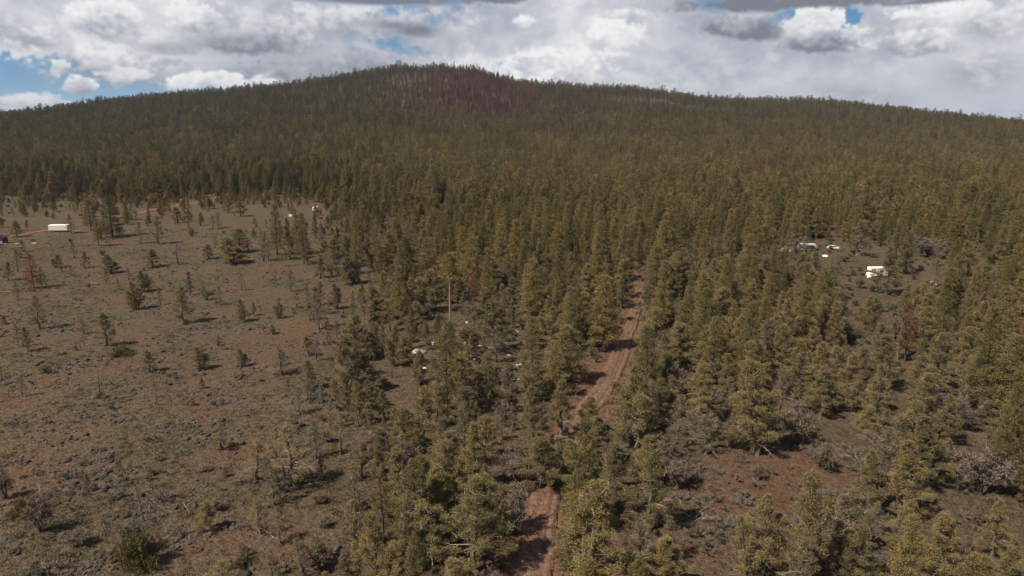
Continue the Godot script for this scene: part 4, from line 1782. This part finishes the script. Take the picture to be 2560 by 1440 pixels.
func profile(pts: Array, z0: float, z1: float) -> Geo:
	# a side outline (x, y), anticlockwise, carried across from z0 to z1
	var g = Geo.new()
	var poly = PackedVector2Array()
	for p in pts:
		poly.append(Vector2(p[0], p[1]))
	var t = Geometry2D.triangulate_polygon(poly)
	for i in range(0, t.size(), 3):
		var a = poly[t[i]]
		var b = poly[t[i + 1]]
		var c = poly[t[i + 2]]
		g.tri(Vector3(a.x, a.y, z1), Vector3(c.x, c.y, z1), Vector3(b.x, b.y, z1), Color.WHITE)
		g.tri(Vector3(a.x, a.y, z0), Vector3(b.x, b.y, z0), Vector3(c.x, c.y, z0), Color.WHITE)
	for i in poly.size():
		var a = poly[i]
		var b = poly[(i + 1) % poly.size()]
		g.quad(Vector3(a.x, a.y, z0), Vector3(a.x, a.y, z1), Vector3(b.x, b.y, z1), Vector3(b.x, b.y, z0), Color.WHITE)
	# outward normals
	var mid = Vector3.ZERO
	for p in g.v:
		mid += p
	mid /= g.v.size()
	for i in range(0, g.n.size(), 3):
		var c = (g.v[i] + g.v[i + 1] + g.v[i + 2]) / 3.0
		if g.n[i].dot(c - mid) < 0.0:
			g.flip(i)
	return g

func on(x, z, up := 0.0) -> Vector3:
	return Vector3(x, ground(x, z) + up, z)

func box_trailer():
	var o = thing("box_trailer", "long white box trailer parked beside the pale dirt track", "trailer", on(-198.6, -318.5), 0.06)
	block("body", o, Vector3(-4.0, 0.75, -1.25), Vector3(4.0, 3.05, 1.25), mats.white, 0.08)
	block("roof", o, Vector3(-3.95, 3.053, -1.2), Vector3(3.95, 3.13, 1.2), mats.bright, 0.03)
	block("end_door", o, Vector3(-4.1, 0.8, -1.2), Vector3(-4.003, 3.0, 1.2), mats.faded_red, 0.02)
	block("side_rail", o, Vector3(-4.0, 0.55, 1.1), Vector3(4.0, 0.746, 1.24), mats.rust)
	for i in 7:
		block("rib", o, Vector3(-3.4 + i * 1.13, 0.8, 1.253), Vector3(-3.34 + i * 1.13, 3.0, 1.29), mats.white, 0.01)
	for x in [-3.0, -2.0]:
		for z in [-0.95, 0.95]:
			wheel(o, Vector3(x, 0.42, z), 0.42, 0.3)
	for z in [-0.8, 0.8]:
		block("landing_leg", o, Vector3(2.7, 0.0, z - 0.07), Vector3(2.86, 0.75, z + 0.07), mats.dark)
	var f = thing("flatbed_trailer", "low grey flatbed trailer behind the slim tree right of box trailer", "trailer", on(-190.6, -317.0), 0.1)
	block("deck", f, Vector3(-1.6, 0.6, -0.9), Vector3(1.6, 0.75, 0.9), mats.grey)
	block("side_board", f, Vector3(-1.6, 0.752, 0.84), Vector3(1.6, 1.05, 0.9), mats.silver, 0.02)
	block("drawbar", f, Vector3(1.6, 0.5, -0.06), Vector3(2.7, 0.6, 0.06), mats.dark)
	for z in [-0.95, 0.95]:
		wheel(f, Vector3(-0.2, 0.35, z), 0.35, 0.22)

func shed():
	var o = thing("shed", "dark red shed with blackish roof at the left edge", "shed", on(-203.4, -287.0), 0.0)
	var w = profile([[-2.3, 0], [2.3, 0], [2.3, 2.2], [0, 3.0], [-2.3, 2.2]], -1.6, 1.6)
	part("wall", w.mesh(), mats.dark_red, o)
	for i in 9:
		block("plank", o, Vector3(-2.2 + i * 0.5, 0.05, 1.604), Vector3(-1.74 + i * 0.5, 2.1, 1.64), mats.dark_red, 0.01)
	for s in [-1, 1]:
		var g = Geo.new()
		var a = Vector3(0, 3.08, -1.85)
		var b = Vector3(0, 3.08, 1.85)
		var c = Vector3(2.65 * s, 2.16, 1.85)
		var d = Vector3(2.65 * s, 2.16, -1.85)
		g.quad(a, b, c, d, Color.WHITE)
		var k = Vector3(0, -0.09, 0)
		g.quad(a + k, d + k, c + k, b + k, Color.WHITE)
		g.quad(d, c, c + k, d + k, Color.WHITE)
		g.quad(b, b + k, c + k, c, Color.WHITE)
		part("roof", g.mesh(), mats.roof, o)
	var t = thing("tarp", "bright blue tarp spread on the ground before the red shed", "tarp", on(-201.6, -284.3), 0.0)
	part("sheet", sheet(5.5, 1.7, 0.18, 71), mats.blue, t)
	var b = thing("bucket", "white bucket on the blue tarp by the red shed", "bucket", on(-200.6, -284.0, 0.15))
	var g2 = Geo.new()
	g2.tube([Vector3(0, 0, 0), Vector3(0, 0.7, 0), Vector3(0, 0.71, 0)], [0.3, 0.38, 0.05], 12, Color.WHITE)
	part("pail", g2.mesh(), mats.white, b)
	var g3 = Geo.new()
	g3.tube([Vector3(-0.38, 0.66, 0), Vector3(0, 0.95, 0), Vector3(0.38, 0.66, 0)], [0.02, 0.02, 0.02], 4, Color.WHITE)
	part("handle", g3.mesh(), mats.dark, b)
	var c = thing("water_tank", "rounded white tank lying in the grass right of red shed", "tank", on(-188.6, -277.0, 0.35))
	var g4 = Geo.new()
	g4.tube([Vector3(-0.55, 0, 0), Vector3(-0.5, 0, 0), Vector3(0.5, 0, 0), Vector3(0.55, 0, 0)], [0.1, 0.36, 0.36, 0.1], 12, Color.WHITE)
	part("shell", g4.mesh(), mats.white, c)
	block("filler_cap", c, Vector3(-0.1, 0.35, -0.1), Vector3(0.1, 0.45, 0.1), mats.grey, 0.02)
	var d = thing("tarp", "crumpled tan tarp on the grass left of the water tank", "tarp", on(-189.8, -287.0))
	part("sheet", sheet(1.6, 1.2, 0.5, 73), mats.tan, d)
	d = thing("tarp", "grey crumpled sheet beside the red shed's corner", "tarp", on(-195.5, -285.5))
	part("sheet", sheet(2.2, 1.0, 0.3, 75), mats.grey, d)

func sheet(w: float, d: float, rise: float, seed_: int) -> ArrayMesh:
	var r = RandomNumberGenerator.new()
	r.seed = seed_
	var g = Geo.new()
	var n = 9
	var rows = []
	for j in n:
		var row = []
		for i in n:
			var e = minf(minf(i, n - 1 - i), minf(j, n - 1 - j))
			row.append(Vector3((i / 8.0 - 0.5) * w + rnd(r, -0.05, 0.05) * w, 0.03 + (rise * rnd(r, 0.1, 1.0) if e > 0 else 0.0), (j / 8.0 - 0.5) * d + rnd(r, -0.05, 0.05) * d))
		rows.append(row)
	for j in n - 1:
		for i in n - 1:
			g.quad(rows[j][i], rows[j][i + 1], rows[j + 1][i + 1], rows[j + 1][i], Color.WHITE)
	for k in range(0, g.n.size(), 3):
		if g.n[k].y < 0.0:
			g.flip(k)
	return g.mesh()

func motorhome():
	var o = thing("motorhome", "white motorhome with overhanging cab, half behind a juniper", "motorhome", on(114.2, -224.4), 0.12)
	var z = 1.1
	# nose to the left
	part("body", profile([[-0.9, 0.55], [3.2, 0.55], [3.2, 3.0], [-2.3, 3.05], [-2.55, 2.85], [-2.55, 2.15], [-2.2, 1.95], [-0.9, 1.95]], -z, z).mesh(), mats.bright, o)
	part("cab", profile([[-2.75, 0.55], [-0.903, 0.55], [-0.903, 1.94], [-1.5, 1.94], [-1.95, 1.35], [-2.75, 1.2]], -0.95, 0.95).mesh(), mats.bright, o)
	block("window", o, Vector3(-2.15, 2.28, z + 0.003), Vector3(-0.9, 2.62, z + 0.03), mats.glass_dark, 0.01)
	block("window", o, Vector3(0.4, 1.55, z + 0.003), Vector3(1.6, 2.2, z + 0.03), mats.glass_dark, 0.01)
	block("cab_window", o, Vector3(-1.45, 1.33, 0.953), Vector3(-1.0, 1.85, 0.98), mats.glass_dark, 0.01)
	var g = Geo.new()
	g.quad(Vector3(-1.93, 1.42, -0.85), Vector3(-1.93, 1.42, 0.85), Vector3(-1.55, 1.92, 0.85), Vector3(-1.55, 1.92, -0.85), Color.WHITE)
	part("windscreen", g.mesh(), mats.glass_dark, o, Vector3(-0.03, 0.02, 0))
	block("stripe", o, Vector3(-0.88, 0.95, z + 0.004), Vector3(3.15, 1.12, z + 0.02), mats.faded_red, 0.005)
	block("stripe", o, Vector3(-2.7, 0.95, 0.954), Vector3(-0.92, 1.1, 0.97), mats.faded_red, 0.005)
	block("door", o, Vector3(2.1, 0.65, z + 0.003), Vector3(2.75, 2.45, z + 0.035), mats.white, 0.015)
	block("bumper", o, Vector3(-2.95, 0.45, -0.95), Vector3(-2.753, 0.65, 0.95), mats.silver)
	for x in [-1.85, 2.0]:
		for s in [-0.9, 0.9]:
			wheel(o, Vector3(x, 0.36, s), 0.36, 0.22)
	var d = thing("fuel_can", "red fuel can standing at the motorhome's nose", "can", on(110.6, -223.4))
	block("can", d, Vector3(-0.3, 0, -0.2), Vector3(0.3, 0.62, 0.2), mats.red, 0.06)
	block("handle", d, Vector3(-0.18, 0.623, -0.04), Vector3(0.18, 0.72, 0.04), mats.red, 0.02)
	d = thing("propane_tank", "white rounded tank lying in front of the motorhome's nose", "tank", on(110.9, -222.0, 0.4))
	var t = Geo.new()
	t.tube([Vector3(-0.7, 0, 0), Vector3(-0.5, 0, 0), Vector3(0.5, 0, 0), Vector3(0.7, 0, 0)], [0.1, 0.42, 0.42, 0.1], 12, Color.WHITE)
	part("shell", t.mesh(), mats.bright, d)
	block("valve", d, Vector3(-0.08, 0.4, -0.08), Vector3(0.08, 0.55, 0.08), mats.grey, 0.02)

func travel_trailer():
	var o = thing("travel_trailer", "grey travel trailer with blue stripe among the trees", "trailer", on(111.0, -272.5), -0.05)
	part("body", profile([[-3.3, 0.6], [3.4, 0.6], [3.5, 1.4], [3.2, 2.75], [-2.9, 2.85], [-3.5, 1.9]], -1.15, 1.15).mesh(), mats.silver, o)
	block("stripe", o, Vector3(-3.2, 1.1, 1.153), Vector3(3.35, 1.42, 1.18), mats.steel_blue, 0.01)
	block("window", o, Vector3(-2.5, 1.65, 1.153), Vector3(-1.0, 2.3, 1.19), mats.glass_dark, 0.01)
	block("window", o, Vector3(1.0, 1.7, 1.153), Vector3(2.2, 2.25, 1.19), mats.glass_dark, 0.01)
	block("door", o, Vector3(-0.4, 0.7, 1.153), Vector3(0.35, 2.5, 1.185), mats.grey, 0.01)
	block("roof_vent", o, Vector3(-0.6, 2.82, -0.3), Vector3(0.1, 3.0, 0.3), mats.bright)
	block("awning", o, Vector3(-2.8, 2.45, 1.2), Vector3(2.6, 2.52, 2.5), mats.steel_blue, 0.02)
	for x in [-2.7, 2.5]:
		block("awning_pole", o, Vector3(x, 0, 2.4), Vector3(x + 0.05, 2.447, 2.45), mats.dark, 0.01)
	for x in [-0.5, 0.5]:
		for s in [-1.0, 1.0]:
			wheel(o, Vector3(x, 0.36, s), 0.36, 0.22)
	block("drawbar", o, Vector3(3.5, 0.45, -0.07), Vector3(4.6, 0.58, 0.07), mats.dark)

func car(called, label, at: Vector3, turn: float, paint: Material):
	var o = thing(called, label, "car", at, turn)
	part("body", profile([[-2.15, 0.42], [2.1, 0.42], [2.2, 0.75], [1.95, 0.95], [0.95, 1.02], [-1.6, 1.05], [-2.15, 0.98]], -0.85, 0.85).mesh(), paint, o)
	part("cabin", profile([[-1.75, 1.04], [1.05, 1.01], [0.45, 1.42], [-0.95, 1.46]], -0.72, 0.72).mesh(), mats.glass_dark, o)
	block("roof", o, Vector3(-1.0, 1.445, -0.7), Vector3(0.42, 1.50, 0.7), paint, 0.03)
	for s in [-1, 1]:
		var g = Geo.new()
		for q in [[-1.0, 1.46, -1.72, 1.05], [-0.25, 1.46, -0.25, 1.05], [0.42, 1.44, 1.0, 1.02]]:
			g.tube([Vector3(q[0], q[1], 0.71 * s), Vector3(q[2], q[3], 0.76 * s)], [0.05, 0.06], 4, Color.WHITE)
		part("pillar", g.mesh(), paint, o)
	for s in [-0.6, 0.6]:
		block("headlight", o, Vector3(2.0, 0.68, s - 0.16), Vector3(2.215, 0.84, s + 0.16), mats.silver, 0.03)
		block("tail_light", o, Vector3(-2.19, 0.72, s - 0.13), Vector3(-2.152, 0.92, s + 0.13), mats.red, 0.01)
	block("bumper", o, Vector3(-2.27, 0.42, -0.8), Vector3(-2.155, 0.62, 0.8), mats.bright, 0.03)
	for x in [-1.35, 1.35]:
		for s in [-0.78, 0.78]:
			wheel(o, Vector3(x, 0.32, s), 0.32, 0.2)

func log_thing(called, label, category, a: Vector3, b: Vector3, rad: float, m: Material, group := ""):
	var o = thing(called, label, category, a, 0.0, group)
	var g = Geo.new()
	var d = b - a
	g.tube([Vector3.ZERO, d * 0.5 + Vector3(0, rad * 0.5, 0), d], [rad, rad * 0.9, rad * 0.6], 7, Color.WHITE, 0.1)
	part("trunk", g.mesh(), m, o)
	var r = RandomNumberGenerator.new()
	r.seed = int(a.x * 17.0 + a.z)
	for i in 3:
		var p = d * rnd(r, 0.3, 0.95)
		var s = Geo.new()
		limb(s, p, p + (ball(r) + Vector3(0, 0.5, 0)).normalized() * rnd(r, 0.3, 0.9) + d * 0.1, rad * 0.35, 0.0, Color.WHITE)
		part("branch", s.mesh(), m, o)

func branch_pile(label, at: Vector3, spread: float, count: int, m: Material, seed_: int, called := "brush_pile"):
	var o = thing(called, label, "brush pile", at)
	var r = RandomNumberGenerator.new()
	r.seed = seed_
	for i in count:
		var g = Geo.new()
		var a = r.randf() * TAU
		var p = Vector3(rnd(r, -1, 1), 0, rnd(r, -1, 1)) * spread * 0.5
		var tip = p + Vector3(cos(a), rnd(r, 0.1, 0.7), sin(a) * 0.8) * rnd(r, 0.5, 1.0) * spread
		limb(g, p, tip, 0.055, 0.25, Color.WHITE)
		for k in 5:
			var q = p.lerp(tip, rnd(r, 0.35, 0.95))
			limb(g, q, q + (tip - p) * 0.3 + ball(r) * spread * 0.22, 0.028, 0.05, Color.WHITE)
		part("branch", g.mesh(), m, o)

func rubbish():
	var r = RandomNumberGenerator.new()
	r.seed = 31
	# a heap of grey and white stuff under the slim pine, and pieces strewn to its right
	var heap = thing("rubbish_heap", "grey and white rubbish heap below the slim young pine", "rubbish heap", on(-20.0, -147.5))
	for i in 26:
		var g = Geo.new()
		var p = Vector3(rnd(r, -1.7, 1.7), 0, rnd(r, -1.3, 1.3))
		var s = Vector3(rnd(r, 0.15, 0.5), rnd(r, 0.05, 0.3), rnd(r, 0.15, 0.45))
		p.y = 0.1 + 0.5 * maxf(0.0, 1.0 - p.length() / 1.9)
		g.box(-s, s, Color.WHITE, 0.03)
		var o = part("scrap_piece", g.mesh(), [mats.white, mats.grey, mats.silver, mats.tan, mats.dark, mats.rust, mats.grey][r.randi() % 7], heap, p * 0.8)
		o.rotation = Vector3(rnd(r, -0.6, 0.6), r.randf() * TAU, rnd(r, -0.6, 0.6))
	var spots = [
		[-10.9, -170.6, "white", "round white drum beside the tall bare-trunked pine", "drum"],
		[-12.6, -160.2, "white", "white board left of the tall pine's foot", "board"],
		[-9.3, -158.6, "bright", "long white panel lying right of the tall pine's foot", "panel"],
		[-12.4, -153.8, "tan", "yellow-tan board below the tall pine's foot", "board"],
		[-10.2, -154.6, "white", "white crumpled sheet between the tan board and long panel", "sheet"],
		[-7.2, -153.0, "silver", "pale grey sheet right of the crumpled white sheet", "sheet"],
		[-4.4, -152.2, "silver", "grey sheet under the bushes at the rubbish field's right", "sheet"],
		[-8.6, -145.2, "bright", "white slab at the near edge of the strewn rubbish", "panel"],
		[-7.4, -143.6, "white", "white sheet lying just right of the white slab", "sheet"],
		[-8.4, -141.6, "bright", "crumpled white bag below the white slab", "sheet"],
		[-5.2, -144.4, "tan", "orange-tan carton on the rubbish field", "carton"],
		[-6.3, -142.4, "silver", "small grey panel beside the crumpled white bag", "panel"],
		[-0.6, -147.0, "grey", "dark grey junk sheet below the pines, right of the rubbish field", "sheet"],
		[8.6, -172.6, "white", "white and grey bundle behind the yellow pines", "sheet"],
		[1.2, -165.2, "white", "thin white strip on the ground among the pines", "strip"],
		[2.4, -132.0, "bright", "pale blue-white sheet below the white folding table", "sheet"],
		[0.9, -130.8, "silver", "small pale scrap left of the blue-white sheet", "panel"],
		[-17.6, -137.8, "white", "small white scraps below the rubbish heap", "sheet"],
		[-9.6, -164.0, "tan", "little orange scrap behind the white panel", "carton"],
		[-17.2, -152.4, "white", "white jug lying right above the rubbish heap", "drum"],
		[-18.9, -155.6, "bright", "second white jug, farther up the slope from the heap", "drum"],
	]
	for q in spots:
		var o = thing({"panel": "metal_scrap", "board": "scrap_wood", "sheet": "plastic_sheet", "drum": "plastic_drum", "carton": "carton", "strip": "plastic_strip"}[q[4]], q[3], "rubbish", on(q[0], q[1], 0.08), r.randf() * TAU, "rubbish strewn between the trees")
		var m = mats[q[2] if q[2] != "bright" else "white"]
		o.scale = Vector3.ONE * rnd(r, 0.55, 0.85)
		match q[4]:
			"drum":
				var g = Geo.new()
				g.tube([Vector3(0, 0, 0), Vector3(0, 0.05, 0), Vector3(0, 0.75, 0), Vector3(0, 0.8, 0)], [0.2, 0.42, 0.42, 0.1], 12, Color.WHITE)
				part("shell", g.mesh(), m, o)
				block("cap", o, Vector3(-0.09, 0.8, -0.09), Vector3(0.09, 0.88, 0.09), mats.grey, 0.02)
			"board", "panel":
				block("board", o, Vector3(-0.9, 0.0, -0.4), Vector3(0.9, 0.09, 0.4), m, 0.02)
				block("board", o, Vector3(-0.5, 0.094, -0.6), Vector3(0.6, 0.17, 0.1), mats.grey, 0.02)
			"strip":
				block("strip", o, Vector3(-1.2, 0.0, -0.12), Vector3(1.2, 0.07, 0.12), m, 0.02)
			"carton":
				block("box", o, Vector3(-0.35, 0, -0.25), Vector3(0.35, 0.4, 0.25), mats.orange, 0.02)
				block("flap", o, Vector3(-0.35, 0.404, 0.1), Vector3(0.35, 0.43, 0.45), mats.tan, 0.01)
			"sheet":
				part("sheet", sheet(1.6, 1.1, 0.35, int(q[0] * 31 + 900)), m, o)
	var t = thing("folding_table", "white folding table on its legs in the grass", "table", on(1.6, -138.8), 0.5)
	block("table_top", t, Vector3(-0.75, 0.70, -0.45), Vector3(0.75, 0.76, 0.45), mats.bright, 0.02)
	for x in [-0.65, 0.65]:
		for z in [-0.35, 0.35]:
			block("leg", t, Vector3(x - 0.03, 0, z - 0.03), Vector3(x + 0.03, 0.697, z + 0.03), mats.bright, 0.01)
	# round the travel trailer
	var camp_spots = [
		[98.6, -278.5, "white", "white sheet farthest left of the grey travel trailer"], [101.4, -279.5, "bright", "bright white sheet second left of the grey travel trailer"],
		[104.2, -276.4, "white", "white crumpled tarp near the grey travel trailer's left end"], [100.6, -270.0, "silver", "pale grey sheet below the white sheets, left of trailer"],
		[103.0, -269.0, "silver", "grey sheet at the near left corner of the grey trailer"], [106.0, -281.0, "white", "white sheet behind the grey travel trailer"],
		[112.8, -259.5, "bright", "white cover thrown over something in front of the grey trailer"], [126.5, -213.5, "white", "white boards lying right of the motorhome"],
		[127.2, -216.8, "tan", "pale tan boards right of the motorhome, farther back"],
	]
	for q in camp_spots:
		var o = thing("cover_sheet", q[3], "tarp", on(q[0], q[1]), r.randf() * TAU, "sheets and tarps round the camp")
		o.scale = Vector3.ONE * (0.55 if q[0] > 120.0 else 0.85)
		part("sheet", sheet(2.4, 1.5, 0.9, int(q[0] * 13)), mats[q[2]], o)
	var red = thing("barrel", "rusty red barrel in the grass behind the motorhome", "barrel", on(109.5, -246.0))
	var g = Geo.new()
	g.tube([Vector3(0, 0, 0), Vector3(0, 0.95, 0), Vector3(0, 0.96, 0)], [0.36, 0.36, 0.05], 12, Color.WHITE)
	part("shell", g.mesh(), mats.dark_red, red)
	part("hoop", hoop(0.375, 0.3), mats.rust, red)
	part("hoop", hoop(0.375, 0.62), mats.rust, red)
	var c = thing("junk_seat", "dark red car seat beside the grey trailer's drawbar", "seat", on(117.6, -266.8))
	block("seat", c, Vector3(-0.7, 0, -0.5), Vector3(0.7, 0.5, 0.5), mats.dark_red, 0.1)
	block("backrest", c, Vector3(-0.7, 0.503, -0.5), Vector3(0.7, 1.1, -0.2), mats.dark_red, 0.1)

func hoop(rad: float, y: float) -> ArrayMesh:
	var g = Geo.new()
	g.tube([Vector3(0, y - 0.03, 0), Vector3(0, y + 0.03, 0)], [rad, rad], 12, Color.WHITE)
	return g.mesh()

func house(label, at: Vector3, turn: float, w: float, d: float, roof: Material, wall: Material):
	var o = thing("house", label, "house", at, turn)
	part("wall", profile([[-w / 2, -1.5], [w / 2, -1.5], [w / 2, 3.0], [0, 5.2], [-w / 2, 3.0]], -d / 2, d / 2).mesh(), wall, o)
	for s in [-1, 1]:
		var g = Geo.new()
		var a = Vector3(0, 5.4, -d / 2 - 0.5)
		var b = Vector3(0, 5.4, d / 2 + 0.5)
		var c = Vector3((w / 2 + 0.6) * s, 2.85, d / 2 + 0.5)
		var e = Vector3((w / 2 + 0.6) * s, 2.85, -d / 2 - 0.5)
		var k = Vector3(0, -0.2, 0)
		g.quad(a, b, c, e, Color.WHITE)
		g.quad(a + k, e + k, c + k, b + k, Color.WHITE)
		g.quad(e, c, c + k, e + k, Color.WHITE)
		part("roof", g.mesh(), roof, o)
	for x in [-w * 0.28, w * 0.2]:
		block("window", o, Vector3(x - 0.6, 1.0, d / 2 + 0.003), Vector3(x + 0.6, 2.2, d / 2 + 0.06), mats.glass_dark, 0.02)

func build_things():
	for q in [["white", 0.60, 0.60, 0.57, 0.6], ["bright", 0.80, 0.80, 0.78, 0.45], ["grey", 0.26, 0.26, 0.27, 0.7], ["silver", 0.46, 0.49, 0.52, 0.5], ["dark", 0.03, 0.03, 0.03, 0.7], ["red", 0.50, 0.06, 0.05, 0.5], ["dark_red", 0.10, 0.018, 0.018, 0.8],
		["faded_red", 0.40, 0.13, 0.10, 0.6], ["rust", 0.24, 0.11, 0.06, 0.8], ["roof", 0.02, 0.022, 0.028, 0.8], ["blue", 0.04, 0.13, 0.42, 0.5], ["tan", 0.42, 0.33, 0.20, 0.8], ["orange", 0.55, 0.22, 0.05, 0.7],
		["steel_blue", 0.10, 0.17, 0.26, 0.5], ["teal", 0.10, 0.28, 0.30, 0.35], ["glass_dark", 0.015, 0.017, 0.02, 0.15], ["rubber", 0.5, 0.5, 0.5, 0.9], ["metal", 0.6, 0.6, 0.6, 0.5],
		["dead_wood", 0.21, 0.18, 0.155, 0.95], ["orange_wood", 0.27, 0.145, 0.09, 0.9], ["pale_wood", 0.29, 0.25, 0.205, 0.9], ["dark_wood", 0.10, 0.08, 0.07, 0.95], ["clay", 0.30, 0.125, 0.075, 0.95]]:
		mats[q[0]] = mat(q[1], q[2], q[3], q[4], q[0] in ["rubber", "metal"])
	box_trailer()
	shed()
	motorhome()
	travel_trailer()
	car("car", "silver car parked right of the grey travel trailer", on(123.5, -277.5), -0.5, mats.silver)
	car("car", "teal car on the track, mostly hidden under a juniper", on(8.1, -94.4), 1.3, mats.teal)
	car("car", "small white car at the end of the far dirt track", on(-181.5, -454.0), 0.3, mats.bright)
	rubbish()
	van()
	house("tiny white-roofed house left on the wooded hill", on(-670, -1452), 0.5, 9, 8, mats.bright, mats.tan)
	house("low white-roofed house in a tan clearing on the hill", on(-553, -1312), 1.2, 11, 7, mats.bright, mats.grey)
	# fallen wood
	log_thing("fallen_log", "pale fallen log lying in the meadow near its middle trees", "log", on(-127.4, -215.6, 0.2), on(-124.8, -215.0, 0.15), 0.15, mats.dead_wood)
	log_thing("fallen_log", "thin pale log across the meadow's stony middle", "log", on(-74.5, -121.5, 0.05), on(-70.5, -122.5, 0.05), 0.06, mats.dead_wood)
	log_thing("fallen_log", "long thin white pole on the ground at the left edge", "log", on(-149.0, -203.5, 0.1), on(-143.0, -203.0, 0.1), 0.07, mats.pale_wood)
	log_thing("fallen_log", "orange-brown log beside the uprooted stump near the track", "log", on(17.8, -84.6, 0.15), on(19.6, -83.4, 0.12), 0.14, mats.orange_wood)
	log_thing("fallen_log", "short orange log next to the longer orange-brown one", "log", on(17.2, -84.2, 0.15), on(18.8, -83.2, 0.12), 0.1, mats.orange_wood)
	log_thing("fallen_log", "bleached log in the undergrowth left of the track", "log", on(-23.0, -98.6, 0.2), on(-20.8, -94.6, 0.2), 0.11, mats.orange_wood)
	log_thing("fallen_log", "pale dead branch on the ground beside the dark bush", "log", on(-42.0, -85.0, 0.3), on(-40.5, -83.2, 0.1), 0.05, mats.dead_wood)
	log_thing("fallen_log", "white curved branch on the red soil at the bottom", "log", on(-29.5, -78.6, 0.1), on(-28.0, -77.2, 0.12), 0.08, mats.pale_wood)
	log_thing("fallen_log", "long pale log on the grass in front of grey trailer", "log", on(122.0, -262.5, 0.1), on(131.0, -259.5, 0.1), 0.12, mats.pale_wood)
	log_thing("fallen_log", "white log at the right among the grey shrubs", "log", on(59.5, -103.5, 0.3), on(63.0, -101.5, 0.3), 0.12, mats.pale_wood)
	log_thing("fallen_log", "grey log on the slope behind the rubbish field", "log", on(-33.0, -192.0, 0.2), on(-24.0, -194.0, 0.2), 0.16, mats.dead_wood)
	branch_pile("bleached cut brush pile in the glade right of the track", on(23.2, -81.8), 2.6, 16, mats.dead_wood, 11)
	branch_pile("grey uprooted stump with tangled roots near the orange logs", on(19.0, -85.0), 1.3, 12, mats.dead_wood, 12, "uprooted_stump")
	branch_pile("tangle of dead grey branches among the shrubs at right", on(50.5, -97.0), 3.0, 14, mats.dead_wood, 13)
	branch_pile("heap of pale dead limbs under the big dark juniper", on(-5.6, -79.5, 1.2), 2.6, 12, mats.pale_wood, 14)
	branch_pile("small white dead bush on the red soil of the glade", on(44.0, -83.0), 1.2, 9, mats.pale_wood, 15)
	branch_pile("arched dead grey branches at the lower right corner", on(46.8, -79.5), 2.2, 10, mats.dead_wood, 16)
	branch_pile("grey dead limbs beside the track's bend, under junipers", on(14.2, -94.5), 2.4, 12, mats.dead_wood, 17)
	branch_pile("dark dead limbs by the uppermost bush at left bottom", on(-60.5, -85.0), 2.2, 10, mats.dead_wood, 18)
	branch_pile("pale dead limbs left of the track among the brush", on(-1.5, -98.0), 2.2, 10, mats.dead_wood, 19)
	branch_pile("reddish slash pile beside the forest track's upper end", on(36.5, -238.0), 3.0, 12, mats.orange_wood, 20)
	var e = thing("earth_mound", "bare orange earth mound in the forest below the hill", "mound", on(-288, -1004))
	part("heap", sheet(13, 7, 3.0, 55), mats.clay, e)

func van():
	var o = thing("van", "white van with dark underside at the forest's edge", "van", on(-105.3, -392.0), 1.48)
	part("body", profile([[-2.4, 0.9], [2.3, 0.9], [2.4, 1.5], [1.7, 1.75], [1.2, 2.6], [-2.4, 2.7]], -1.0, 1.0).mesh(), mats.bright, o)
	block("underbody", o, Vector3(-2.3, 0.4, -0.95), Vector3(2.25, 0.896, 0.95), mats.dark)
	block("window", o, Vector3(0.3, 1.75, 1.003), Vector3(1.2, 2.35, 1.03), mats.glass_dark, 0.01)
	block("rear_window", o, Vector3(-2.44, 1.8, -0.7), Vector3(-2.403, 2.4, 0.7), mats.glass_dark, 0.01)
	for x in [-1.5, 1.5]:
		for s in [-0.85, 0.85]:
			wheel(o, Vector3(x, 0.38, s), 0.38, 0.22)
	var b = thing("chest", "small white chest in the grass left of the white van", "box", on(-113.0, -372.0))
	block("chest_body", b, Vector3(-0.8, 0, -0.5), Vector3(0.8, 0.75, 0.5), mats.white)
	block("lid", b, Vector3(-0.83, 0.753, -0.53), Vector3(0.83, 0.88, 0.53), mats.bright)
